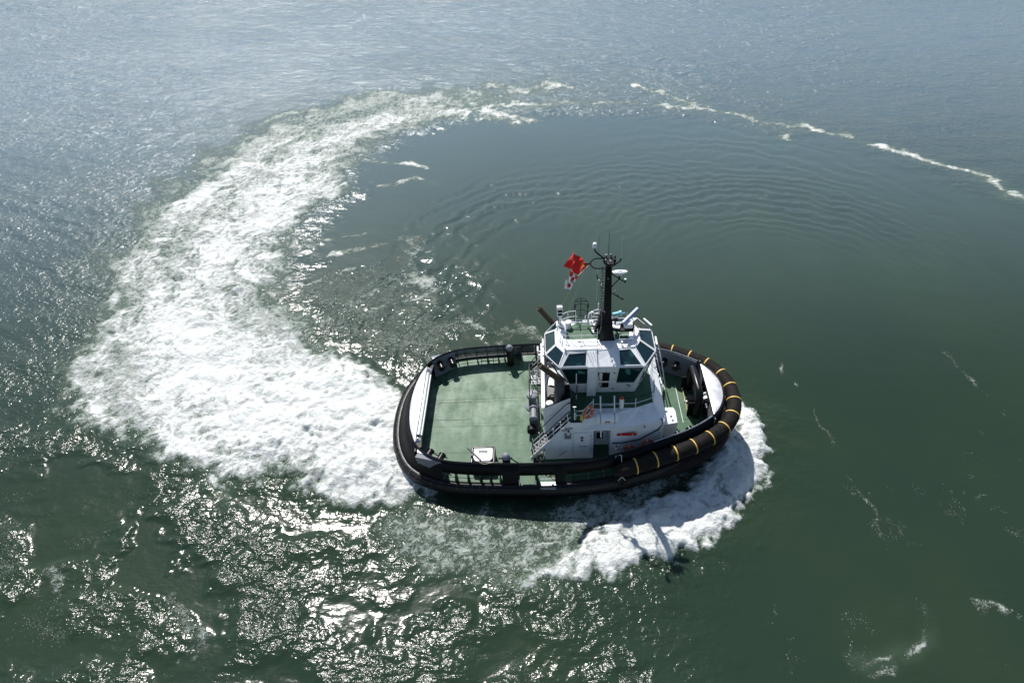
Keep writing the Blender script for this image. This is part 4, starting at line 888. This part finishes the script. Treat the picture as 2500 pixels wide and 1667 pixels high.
# trunk between the windows and the wheelhouse door
MB().add([(x, y, z) for (x, y, z) in ((1.30, -1.78, HB), (1.88, -1.78, HB), (1.88, -2.34, HKN - .05), (1.30, -2.34, HKN - .05), (1.30, -1.30, HB), (1.88, -1.30, HB), (1.88, -2.10, HKN - .05), (1.30, -2.10, HKN - .05))], [(0, 1, 2, 3), (7, 6, 5, 4), (0, 4, 5, 1), (1, 5, 6, 2), (2, 6, 7, 3), (3, 7, 4, 0)]).build('cable_trunk', 'white', wh, bevel=.03)
MB().add([(1.3, -2.36, HKN - .03), (1.9, -2.36, HKN - .03), (1.9, -1.5, HRF + .0), (1.3, -1.5, HRF + .0), (1.3, -2.36, HKN + .12), (1.9, -2.36, HKN + .12), (1.9, -1.4, HRF + .12), (1.3, -1.4, HRF + .12)], [(3, 2, 1, 0), (4, 5, 6, 7), (0, 1, 5, 4), (1, 2, 6, 5), (2, 3, 7, 6), (3, 0, 4, 7)]).build('roof_trunk', 'white', wh)
deck_lamp(1.6, -2.2, 6.2, wh)
dpl = MB(); a_ = (HB + .05 - HB) / (HKN - HB)
def wy_(z): return -1.40 - (z - HB) / (HKN - HB) * .84
dpl.add([(2.05, wy_(3.62) - .05, 3.62), (2.9, wy_(3.62) - .05, 3.62), (2.9, wy_(6.2) - .05, 6.2), (2.05, wy_(6.2) - .05, 6.2)] + [(2.05, wy_(3.62), 3.62), (2.9, wy_(3.62), 3.62), (2.9, wy_(6.2), 6.2), (2.05, wy_(6.2), 6.2)], [(0, 1, 2, 3), (7, 6, 5, 4), (0, 4, 5, 1), (1, 5, 6, 2), (2, 6, 7, 3), (3, 7, 4, 0)])
wd = dpl.build('wheelhouse_door', 'white', wh, bevel=.03)
for z0_, z1_ in ((4.95, 5.95), (4.15, 4.72)):
    MB().add([(2.25, wy_(z0_) - .065, z0_), (2.70, wy_(z0_) - .065, z0_), (2.70, wy_(z1_) - .065, z1_), (2.25, wy_(z1_) - .065, z1_)], [(0, 1, 2, 3)]).build('door_window', 'black_gloss', wd)
for z in (3.95, 5.9): MB().box((2.98, wy_(z) - .07, z), (.09, .05, .07)).build('hinge', 'dgrey', wd)
MB().tube([(3.85, wy_(4.5) - .1, 4.5), (4.0, wy_(4.2) - .12, 4.2)], .02, 5).tube([(3.95, wy_(4.5) - .1, 4.5), (4.1, wy_(4.2) - .12, 4.2)], .02, 5).build('wiper_bracket', 'black', wh)
MB().tube([(4.95, -1.3, 4.0), (4.62, -1.65, 4.5)], .02, 5).build('wiper', 'black', wh)
# grab pipe beside the stair head
MB().tube([(.62, -2.0, 3.5), (.62, -2.05, 5.9)], .035, 6).build('pipe_post', 'white', wh)
MB().tube(round_path([(.64, -2.2, 5.0), (.64, -2.3, 4.4), (.2, -3.1, 4.3), (.05, -3.2, 4.45)], .2, 4), .035, 6).build('grab_pipe', 'black_gloss', wh, True)
# tube lights at the corners
for a, b_ in (((5.20, 1.75, 6.95), (5.62, 1.05, 6.95)), ((5.84, .62, 6.35), (5.84, -.15, 6.35)), ((-1.42, .8, 6.3), (-1.42, .1, 6.3)), ((-1.42, -.3, 6.3), (-1.42, -.8, 6.3))):
    MB().tube([a, b_], .07, 8).build('flood_light', 'white', wh, True)

# ---- railings
def railing(name, pts, h=1.0, mids=(.5,), gap=1.3, par=tug, top='black_gloss', closed=False, r=.028):
    rl = empty(name, (0, 0, 0), par)
    tp = round_path([(p[0], p[1], p[2] + h) for p in pts], .2, 4, closed)
    MB().tube(tp, r, 6, closed).build('top_rail', top, rl, True)
    for m_ in mids: MB().tube(round_path([(p[0], p[1], p[2] + h * m_) for p in pts], .2, 4, closed), r * .75, 5, closed).build('mid_rail', 'white', rl, True)
    P_ = [Vector(p) for p in pts]
    for i in range(len(P_) - (0 if closed else 1)):
        a, b_ = P_[i], P_[(i + 1) % len(P_)]; n = max(1, round((b_ - a).length / gap))
        for k in range(n + (1 if (not closed and i == len(P_) - 2) else 0)):
            q = a.lerp(b_, k / n); MB().tube([q, q + Vector((0, 0, h))], r * .85, 6).build('stanchion', 'white', rl)
    return rl
railing('boat_deck_railing', [(1.65, -2.95, 3.52), (4.3, -2.98, 3.52), (5.5, -2.5, 3.52), (5.62, -1.4, 3.52)], gap=1.35)
railing('boat_deck_railing', [(1.65, 2.95, 3.52), (4.3, 2.98, 3.52), (5.5, 2.5, 3.52), (5.62, 2.2, 3.52)], gap=1.35)
railing('stair_head_railing', [(.5, -3.78, 3.52), (.95, -3.78, 3.52), (1.62, -2.98, 3.52)], gap=.8, top='white', h=.8)
railing('roof_railing', [(2.0, -.45, HRF), (.05, -.45, HRF), (-.45, -.1, HRF), (-.35, .75, HRF)], h=1.0, gap=1.0, r=.026)
railing('roof_railing', [(-.3, 1.1, HRF), (.25, 1.45, HRF), (.75, 1.5, HRF)], h=.9, gap=.6, r=.026, top='white')
railing('roof_railing', [(1.75, 1.4, HRF), (2.3, 1.35, HRF)], h=.9, gap=.6, r=.028, top='white')
railing('roof_railing', [(3.1, 1.2, HRF), (4.0, 1.15, HRF), (4.3, .4, HRF)], h=.9, gap=.8, r=.026)
railing('roof_railing', [(3.35, -.75, HRF), (4.2, -.7, HRF), (4.35, -.1, HRF)], h=.7, gap=.8, r=.022, top='white')
# hoop cage at the far side of the roof
cg = MB()
for x in (.72, 1.55): cg.tube(round_path([(x, 1.9, 6.2), (x, 1.95, 8.3), (x, 1.6, 8.55), (x, 1.45, 8.3)], .15, 4), .035, 6)
for z in (6.9, 7.4, 7.9, 8.35): cg.tube(round_path([(.72, 1.9, z), (.85, 2.35, z), (1.4, 2.35, z), (1.55, 1.9, z)], .2, 4), .022, 6)
cg.tube([(1.13, 2.35, 6.9), (1.13, 2.35, 8.35)], .022, 6).tube([(.72, 1.93, 8.45), (1.55, 1.93, 8.45)], .03, 6).build('ladder_cage', 'black_gloss', tug, True)
rg = MB()
for z in (3.9, 4.3, 4.7, 5.1, 5.5, 5.9, 6.3, 6.7): rg.tube([(.85, 1.95 , z), (1.4, 1.95, z)], .02, 5)
for x in (.85, 1.4): rg.tube([(x, 1.95, 3.5), (x, 1.95, 7.2)], .025, 5)
rg.build('far_ladder', 'white', tug)
# inclined ladder at the front of the deckhouse, far side
fl = MB()
for y in (1.75, 2.25): fl.tube(round_path([(5.55, y, 4.5), (6.1, y, 4.5), (6.45, y, 4.1), (7.25, y, .1)], .15, 4), .032, 6); fl.tube([(5.6, y, 3.6), (6.35, y, 3.3), (7.1, y, .1)], .028, 6)
fl.build('forward_ladder', 'white', tug, True)
rm = None
for k in range(9):
    t = k / 8
    if rm is None: ro = MB().box((0, 0, 0), (.14, .5, .03)).build('rung', 'white', tug); rm = ro.data
    else: ro = bpy.data.objects.new('rung', rm); S.collection.objects.link(ro); ro.parent = tug
    ro.location = (5.85 + 1.2 * t, 2.0, 3.35 - 3.1 * t)
MB().tube(round_path([(5.9, 1.2, 2.9), (6.35, 1.2, 3.1), (6.5, 1.1, 2.2), (6.4, 1.1, 1.4)], .15, 4), .03, 6).tube([(6.3, .6, 2.4), (6.35, .5, 3.3)], .03, 6).build('hose_hanger', 'black', tug, True)
# near-side ladder frame over the life raft
lf = empty('raft_frame', (0, 0, 0), tug)
for x in (2.08, 2.95):
    MB().tube([(x, -2.95, 4.62), (x, -4.15, 2.2)], .045, 8).build('frame_post', 'white', lf)
    MB().lathe((x, -2.93, 4.62), [(.055, 0), (.055, .06)], 8).build('post_cap', 'whitem', lf)
for t in (.2, .5, .74): MB().tube([(2.08, -2.95 - 1.2 * t, 4.62 - 2.42 * t), (2.95, -2.95 - 1.2 * t, 4.62 - 2.42 * t)], .035, 8).build('frame_bar', 'steel' if t < .6 else 'white', lf)
MB().tube([(2.35, -3.95, 2.9), (2.35, -3.75, 3.2)], .02, 5).tube([(2.08, -3.95, 2.88), (2.95, -3.95, 2.88)], .02, 5).build('cradle_rod', 'whitem', lf)

# ---- mast
ms = empty('mast', (0, 0, 0), tug)
def boxloft(secs):
    v = []; f = []
    for (x0, x1, y0, y1, z) in secs: v += [(x0, y0, z), (x1, y0, z), (x1, y1, z), (x0, y1, z)]
    for i in range(len(secs) - 1):
        for k in range(4): f.append((i * 4 + k, i * 4 + (k + 1) % 4, i * 4 + 4 + (k + 1) % 4, i * 4 + 4 + k))
    f.append((3, 2, 1, 0)); n = (len(secs) - 1) * 4; f.append((n, n + 1, n + 2, n + 3)); return v, f
MB().add(*boxloft([(2.12, 3.12, -.50, -.05, 7.0), (2.22, 3.02, -.36, .04, 7.6), (2.36, 2.86, -.16, .12, 8.9), (2.38, 2.82, -.13, .12, 10.1), (2.39, 2.80, -.12, .12, 11.2), (2.40, 2.76, -.12, .12, 12.6)])).build('mast_column', 'black_gloss', ms, bevel=.02)
MB().add(*boxloft([(1.82, 2.14, .35, .75, 7.1), (2.0, 2.3, .1, .4, 8.0), (2.2, 2.42, -.05, .2, 9.2)])).build('mast_leg', 'black_gloss', ms)
MB().box((1.98, .5, 7.15), (.5, .5, .12)).build('mast_foot', 'white', ms)
pf = MB().lathe((2.62, 0, 12.62), [(.2, 0), (.38, .22), (.38, .3), (.1, .31)], 10).build('mast_platform', 'black', ms)
for k in range(7):
    a = k * .9 + .3; MB().lathe((2.62 + .32 * math.cos(a), .32 * math.sin(a), 12.92), [(.05, 0), (.05, .16), (.07, .17), (.07, .24), (.02, .26)], 8).build('navigation_light', ['black', 'dgrey', 'grey'][k % 3], ms, True)
MB().tube(round_path([(2.34, 0, 12.95), (2.33, 0, 13.05), (1.76, 0, 13.62), (1.75, 0, 13.85)], .12, 4), .045, 8).build('dome_arm', 'black', ms, True)
MB().lathe((1.75, 0, 13.85), [(.03, 0), (.12, .02), (.125, .26), (.09, .32), (.02, .34)], 14).build('satellite_dome', 'white', ms, True, 50)
MB().tube(round_path([(2.35, -.28, 12.6), (1.75, -.30, 12.6), (1.45, 0, 12.75), (1.75, .30, 12.9), (2.35, .28, 12.9)], .25, 6), .04, 6).tube([(1.5, 0, 12.75), (1.12, 0, 12.75)], .05, 6).build('halyard_ring', 'black', ms, True)
MB().tube(round_path([(2.7, 0, 12.45), (3.24, 0, 12.85), (3.27, 0, 13.05)], .1, 3), .04, 6).build('antenna_arm', 'black', ms, True)
for x, z0_, z1_, m_, r_ in ((1.98, 13.1, 14.68, 'grey', .011), (2.53, 12.9, 14.9, 'dgrey', .014), (3.27, 13.0, 14.6, 'whitem', .012), (1.93, 10.1, 12.3, 'whitem', .012)):
    MB().tube([(x, .25 if x < 2.1 and z0_ > 12 else 0, z0_), (x + .03, 0, z1_)], r_, 5).build('whip_antenna', m_, ms)
# radar dome and its bracket
rd = MB().lathe((3.24, 0, 11.96), [(.16, -.1), (.18, .02), (.44, .06), (.48, .12), (.45, .17), (.22, .2), (.1, .25), (.01, .26)], 26).build('radar_scanner', 'white', ms, True, 50)
for v_ in rd.data.vertices: v_.co.y *= .36
MB().tube([(3.24, 0, 11.55), (3.24, 0, 11.9)], .05, 8).build('radar_post', 'black', ms)
MB().tube([(2.8, 0, 11.95), (3.6, 0, 11.3)], .035, 6).tube([(2.75, 0, 10.95), (3.24, 0, 11.6)], .035, 6).tube([(3.6, 0, 11.28), (3.6, 0, 11.45)], .03, 6).build('radar_bracket', 'black', ms)
MB().lathe((3.6, 0, 11.5), [(.02, 0), (.07, .02), (.06, .07), (.01, .09)], 10).build('gps_dome', 'white', ms, True)
MB().tube([(2.8, 0, 10.6), (3.52, 0, 10.0)], .035, 6).tube([(3.52, 0, 9.98), (3.52, 0, 10.16)], .03, 6).tube([(3.2, 0, 10.26), (3.2, 0, 10.45)], .025, 6).build('lower_arm', 'black', ms)
MB().tube([(2.84, 0, 10.5), (3.05, 0, 10.72)], .06, 6).build('loudhailer', 'grey', ms)
MB().tube(round_path([(2.33, 0, 10.8), (2.2, 0, 11.1), (1.93, 0, 11.75), (1.93, 0, 11.95)], .1, 3), .035, 6).build('left_arm', 'black', ms, True)
for (x, z) in ((2.03, 11.6), (2.18, 11.25)): MB().tube([(x, -.04, z), (x + .08, -.04, z - .2)], .04, 6).build('signal_lamp', 'whitem', ms)
r3 = random.Random(11)
for k in range(16):
    z = 9.2 + k * .21; sd2 = -1; x = 2.30 + r3.uniform(-.06, .02)
    MB().tube([(x + .06, -.12, z), (x - .14, -.18, z + .02)], .02, 5).build('mast_step', 'black', ms)
    if k % 4 == 0: MB().lathe((x - .08 + r3.uniform(0, .4) * (k % 4 == 0), -.26, z + .05), [(.035, 0), (.045, .08), (.03, .1)], 7).build('mast_light', 'grey', ms, True)
MB().tube([(2.25, -.18, 7.4), (2.22, -.15, 12.7)], .018, 5).build('mast_cable', 'grey', ms)
# open scanner radar on its platform
sp2 = MB().prism([(2.95, -.15), (3.5, -.32), (4.35, -.3), (4.35, .35), (3.6, .35), (2.95, .15)], 7.68, 7.8).build('scanner_platform', 'black', ms)
MB().prism([(2.95, -.1), (3.4, -.22), (3.5, .2), (2.95, .1)], 7.8, 7.92).build('platform_plate', 'silver', ms)
MB().box((3.95, .05, 7.98), (.55, .5, .36)).build('scanner_motor', 'whitem', ms, bevel=.08)
rt = Matrix.Rotation(math.radians(52), 3, 'Z')
MB().box((4.1, .5, 8.32), (1.75, .14, .16), rot=rt).build('scanner_bar', 'white', ms, bevel=.03)
MB().box((4.15, .42, 8.30), (1.68, .03, .12), rot=rt).build('scanner_face', 'blue', ms)
# searchlights, fire monitor, horn, roof vent, light box
MB().lathe((3.3, .6, 8.4), [(.1, -.3), (.14, -.28), (.14, .1), (.18, .12), (.18, .28), (.1, .3)], 12, (1, .15, .1)).tube([(3.55, .6, 8.42), (3.8, .62, 8.45)], .04, 6).build('fire_monitor', 'cyan', tug, True, 40)
MB().box((3.15, .6, 8.02), (.42, .3, .2)).tube([(3.2, .6, 7.1), (3.2, .6, 8.0)], .06, 8).build('monitor_base', 'dgrey', tug)
MB().tube(round_path([(2.3, .9, 8.35), (1.7, .9, 8.35), (1.55, .9, 8.2), (1.5, .9, 7.2)], .15, 4), .06, 8).tube([(2.15, .95, 7.3), (2.15, .95, 9.0)], .035, 6).build('pipe_manifold', 'whitem', tug, True)
for z in (8.0, 8.5, 8.8): MB().lathe((1.98, .5, z), [(.06, -.16), (.09, -.14), (.09, .1), (.13, .16)], 10, (-1, -.2, 0)).build('search_lamp', 'silver', tug, True)
MB().lathe((.25, .95, HRF), [(.2, 0), (.2, .42), (.21, .44), (.21, .5), (.05, .53)], 18).build('roof_vent', 'white', tug, True, 50)
lb = MB().box((-.28, 1.15, 8.35), (.36, .25, .75)).tube([(-.28, 1.2, 7.0), (-.28, 1.2, 8.0)], .12, 8).build('light_box', 'white', tug, bevel=.02)
for z in (8.15, 8.42): MB().box((-.26, 1.01, z), (.28, .03, .16)).build('lamp_lens', 'black', lb)
MB().box((-.28, 1.15, 7.2), (.5, .4, .2)).build('light_box_base', 'whitem', tug)
for q in ((-.05, -1.3), (.35, 1.2), (3.5, -.9), (2.7, .9)): MB().lathe((q[0], q[1], HRF), [(.04, 0), (.04, .22), (.07, .23), (.07, .3), (.02, .31)], 8).build('roof_sensor', 'whitem', tug, True)
for k in range(4): MB().tube([(1.35 + .16 * k, -1.5, HRF), (1.35 + .16 * k, -1.55, HRF + .45)], .012, 5).build('roof_aerial', 'white', tug)

# ================================================================== loose things on and around the tug
def flag_mesh(h0, h1, fly, nu=26, nv=18, amp=.13, waves=1.6, ph=0.):
    h0, h1, fly = Vector(h0), Vector(h1), Vector(fly); nn = fly.cross(h1 - h0).normalized(); v = []; f = []
    for j in range(nv + 1):
        for i in range(nu + 1):
            u, w_ = i / nu, j / nv; p = h0.lerp(h1, w_) + fly * u * (1 - .12 * w_) + Vector((0, 0, -.25 * u * u * w_))
            a = amp * min(1, u * 2.2) * (math.sin(2 * math.pi * (u * waves + w_ * .55) + ph) + .4 * math.sin(2 * math.pi * (u * 2.7 - w_ * .8) + 1 + ph))
            v.append(p + nn * a - fly * .1 * abs(math.sin(math.pi * u * 2)) * w_)
    for j in range(nv):
        for i in range(nu): f.append((j * (nu + 1) + i, j * (nu + 1) + i + 1, (j + 1) * (nu + 1) + i + 1, (j + 1) * (nu + 1) + i))
    return v, f
fv, ff_ = flag_mesh((1.42, 0, 12.66), (.84, 0.05, 11.9), (-.88, 1.15, .25)); nu = 26
fme = mesh('national_flag', fv, ff_); flag = link('national_flag', fme, 'red', None, True); place(flag)
tag(flag, 'red flag with small yellow stars blowing from the mast halyard', 'flag')
def on_flag(u, w_, d=.012):
    i = min(25, int(u * 26)); j = min(17, int(w_ * 18)); a, b_, c = Vector(fv[j * 27 + i]), Vector(fv[j * 27 + i + 1]), Vector(fv[(j + 1) * 27 + i])
    n_ = (b_ - a).cross(c - a).normalized(); fu, fw = u * 26 - i, w_ * 18 - j; return a + (b_ - a) * fu + (c - a) * fw, n_, (b_ - a).normalized()
for (u, w_, r_) in ((.15, .24, .115), (.30, .10, .045), (.36, .2, .045), (.36, .33, .045), (.30, .43, .045)):
    for sgn in (1, -1):
        p, n_, t_ = on_flag(u, w_); b2 = n_.cross(t_); vv = [p + n_ * .014 * sgn]
        for k in range(10):
            a = math.pi / 2 + k * math.pi / 5; rr_ = r_ if k % 2 == 0 else r_ * .42
            q, n2, _ = on_flag(max(0.01, min(.99, u)), w_); vv.append(p + n_ * .014 * sgn + (t_ * math.cos(a) + b2 * math.sin(a)) * rr_)
        MB().add(vv, [(0, 1 + k, 1 + (k + 1) % 10) for k in range(10)]).build('star', 'star', flag)
MB().tube([(1.44, 0, 12.68), (.82, .05, 11.88)], .022, 6).build('hoist_band', 'whitem', flag)
for nm, lab, h0, h1, fly, m1, kind in (('signal_flag', 'small red and white quartered signal flag just below the red flag', (.80, .05, 11.82), (.62, .05, 11.4), (-.42, .45, .12), 'red', 'q'),
                                     ('signal_flag', 'small white signal flag with a red spot, lowest on the halyard', (.55, .07, 11.25), (.36, .08, 10.8), (-.42, .40, .12), 'whitem', 'd')):
    v_, f_ = flag_mesh(h0, h1, fly, 12, 8, .05, 1.2); me_ = mesh(nm, v_, f_); o_ = link(nm, me_, [m1, 'whitem', 'red'], None, True)
    for k, p in enumerate(me_.polygons):
        i, j = k % 12, k // 12
        if kind == 'q': p.material_index = 1 if ((i // 4) + (j // 4)) % 2 else 0
        else: p.material_index = 2 if (i - 5) ** 2 + (j * 1.2 - 4) ** 2 < 7 else 0
    place(o_); tag(o_, lab, 'flag')
for lab, a, b_ in (('thin pale halyard from the mast ring to the roof light box, outer one', (1.2, 0, 12.75), (-.25, .85, 8.8)), ('thin pale halyard running from the mast ring to the roof railing, inner one', (1.4, .1, 12.7), (.1, .8, 8.1))):
    o_ = MB().tube([a, b_], .013, 5).build('halyard', 'rope', None); place(o_); tag(o_, lab, 'rope')
# life raft canister
raft = empty('life_raft', (2.48, -3.62, 3.42)); 
rb = MB().lathe((-.74, 0, 0), [(.02, 0), (.22, .03), (.33, .12), (.36, .25), (.36, .70), (.375, .71), (.375, .77), (.36, .78), (.36, 1.23), (.33, 1.36), (.22, 1.45), (.02, 1.48)], 26, (1, 0, 0)).build('canister', 'white', raft, True, 50)
for x in (-.45, .45): MB().lathe((x - .02, 0, 0), [(.368, 0), (.372, .04)], 26, (1, 0, 0)).build('lashing_band', 'grey', raft)
MB().box((0, -.36, .02), (.3, .02, .16)).build('canister_label', 'grey', raft); MB().box((0, .1, -.32), (1.2, .5, .12)).build('cradle', 'whitem', raft)
place(raft); tag(raft, 'white cylindrical life raft canister lying under the white ladder frame', 'life raft')
# lifebuoys
def ring_mesh(name):
    o_ = MB(); n = 32; v = []; f = []; r_, R_ = .085, .30
    for i in range(n):
        a = 2 * math.pi * i / n
        for k in range(8):
            b_ = 2 * math.pi * k / 8; v.append(((R_ + r_ * math.cos(b_)) * math.cos(a), (R_ + r_ * math.cos(b_)) * math.sin(a), r_ * .75 * math.sin(b_)))
    for i in range(n):
        for k in range(8): f.append((i * 8 + k, ((i + 1) % n) * 8 + k, ((i + 1) % n) * 8 + (k + 1) % 8, i * 8 + (k + 1) % 8))
    me_ = mesh(name, v, f)
    for k, p in enumerate(me_.polygons): p.material_index = 1 if (k // 8) % 8 in (0,) else 0
    return me_
rme = ring_mesh('lifebuoy'); bands = None
for k, (loc, rot, lab) in enumerate((((3.95, -4.12, .85), (math.radians(84), 0, 0), 'orange lifebuoy on the deckhouse wall, the one nearer the open doorway'),
                        ((5.1, -3.93, 1.15), (math.radians(84), 0, math.radians(12)), 'orange lifebuoy low on the deckhouse wall, the one nearer the bow'),
                        ((1.32, -3.62, 4.05), (math.radians(78), 0, math.radians(48)), 'orange lifebuoy hung on the railing at the head of the stair'))):
    o_ = bpy.data.objects.new('lifebuoy', rme); S.collection.objects.link(o_); o_.location = loc; o_.rotation_euler = rot
    if not rme.materials: rme.materials.append(MT['orange']); rme.materials.append(MT['whitem'])
    for p in rme.polygons: p.use_smooth = True
    o_.scale = (1.15, 1.15, 1.15)
    gl_ = MB().tube([(.40 * math.cos(a * math.pi / 8), .40 * math.sin(a * math.pi / 8), .02 + (.03 if a % 4 else 0)) for a in range(16)], .012, 5, True).build('grab_line', 'rope', o_)
    place(o_); tag(o_, lab, 'lifebuoy', 'lifebuoys on the tug')
for x, z in ((3.95, .45), (5.1, .78)): MB().tube(round_path([(x - .5, -4.0 + (x > 4.5) * .2, z), (x - .5, -4.22 + (x > 4.5) * .2, z), (x + .5, -4.18 + (x > 4.5) * .22, z), (x + .5, -3.95 + (x > 4.5) * .22, z)], .06, 3), .03, 6).build('buoy_bracket', 'white', dh)
lbl = MB().lathe((.88, -3.92, 3.95), [(.03, -.3), (.13, -.26), (.13, -.1), (.06, -.05), (.09, 0), (.09, .14), (.02, .18)], 12).build('lifebuoy_light', 'yellow', None, True, 50); place(lbl)
tag(lbl, 'orange and yellow float lamp clipped to the stair head railing', 'float lamp')
MB().tube([(.42, -3.8, 3.5), (.42, -3.8, 4.7)], .03, 6).box((.42, -3.8, 4.72), (.2, .06, .04)).build('lamp_post', 'white', dh)
fe = MB().lathe((3.42, -2.98, 3.62), [(.13, 0), (.15, .04), (.15, .75), (.1, .85)], 14).build('cover_tube', 'white', None, True, 50)
MB().lathe((3.42, -2.98, 4.47), [(.1, 0), (.11, .1), (.04, .2)], 12).build('tube_cap', 'redp', fe, True); place(fe)
tag(fe, 'white upright cover tube with red cap on the boat deck railing', 'cover tube')
# fire hose station at the foot of the near stair
hs = empty('fire_hydrant', (-1.62, -3.75, 0)); MB().tube([(0, 0, 0), (0, 0, .7)], .06, 8).build('stand_pipe', 'white', hs)
MB().lathe((0, 0, .7), [(.05, 0), (.13, .02), (.13, .08), (.05, .1)], 10).tube([(-.1, 0, .55), (.12, -.02, .55)], .05, 6).build('valve_wheel', 'redp', hs, True)
place(hs); tag(hs, 'white standpipe with red valve at the foot of the near stair', 'fire hydrant')
for k, (x, y, m_) in enumerate(((-1.85, -4.0, 'rope'), (-2.1, -4.35, 'dgrey'))):
    pts = [(x + (.22 + .02 * (i // 12)) * math.cos(i * math.pi / 6), y + (.22 + .02 * (i // 12)) * math.sin(i * math.pi / 6), .04 + .004 * i) for i in range(40)]
    o_ = MB().tube(pts, .03, 5).build('rope_coil', m_, None, True); place(o_)
    tag(o_, ('pale rope coiled beside the red valve below the stair', 'dark hose coiled on the green deck just aft of the stair foot')[k], 'rope')
# boat hook lying on the near rail with its lashing
bh = MB().tube([(-6.55, -3.95, 1.15), (-5.75, -5.15, 1.62), (-5.6, -5.35, 1.66)], .06, 8).build('pole', 'dgrey', None, True); bh.name = 'boom_pole'; place(bh)
tag(bh, 'dark round pole leaning over the near rail beside the hatch', 'pole')
ln = MB().tube(round_path([(-5.75, -5.4, 1.6), (-5.4, -5.62, 1.58), (-4.9, -5.5, 1.62), (-4.45, -5.5, 1.6), (-4.2, -5.3, 1.5), (-4.05, -5.38, 1.1)], .2, 4), .018, 5).build('lashing_rope', 'rope', None); place(ln)
tag(ln, 'thin pale rope draped along the near rail up to the bollard', 'rope')
# tyre fender hung outboard on a chain
ty = empty('tyre_fender', (3.22, -6.02, .1)); ty.rotation_euler = (math.radians(92), 0, math.radians(-8))
MB().lathe((0, 0, -.12), [(.2, 0), (.38, -.02), (.46, .04), (.48, .12), (.46, .20), (.38, .26), (.2, .24), (.24, .12), (.2, 0)], 24).build('tyre', 'rubber', ty, True)
place(ty); tag(ty, 'black tyre fender hanging on white chains against the hull side', 'tyre fender')
chn = MB().tube([(3.3, -5.2, 1.62), (3.3, -5.85, 1.0), (3.3, -6.1, .62)], .022, 5).tube([(3.3, -6.1, .62), (3.05, -6.2, .4)], .018, 5).tube([(3.3, -6.1, .62), (3.5, -6.2, .4)], .018, 5).tube([(2.9, -5.3, 1.6), (3.05, -5.15, 1.66), (3.35, -5.2, 1.63)], .02, 5).build('tyre_chain', 'whitem', None); place(chn)
tag(chn, 'white chain with a forked end hanging from the near rail', 'chain')
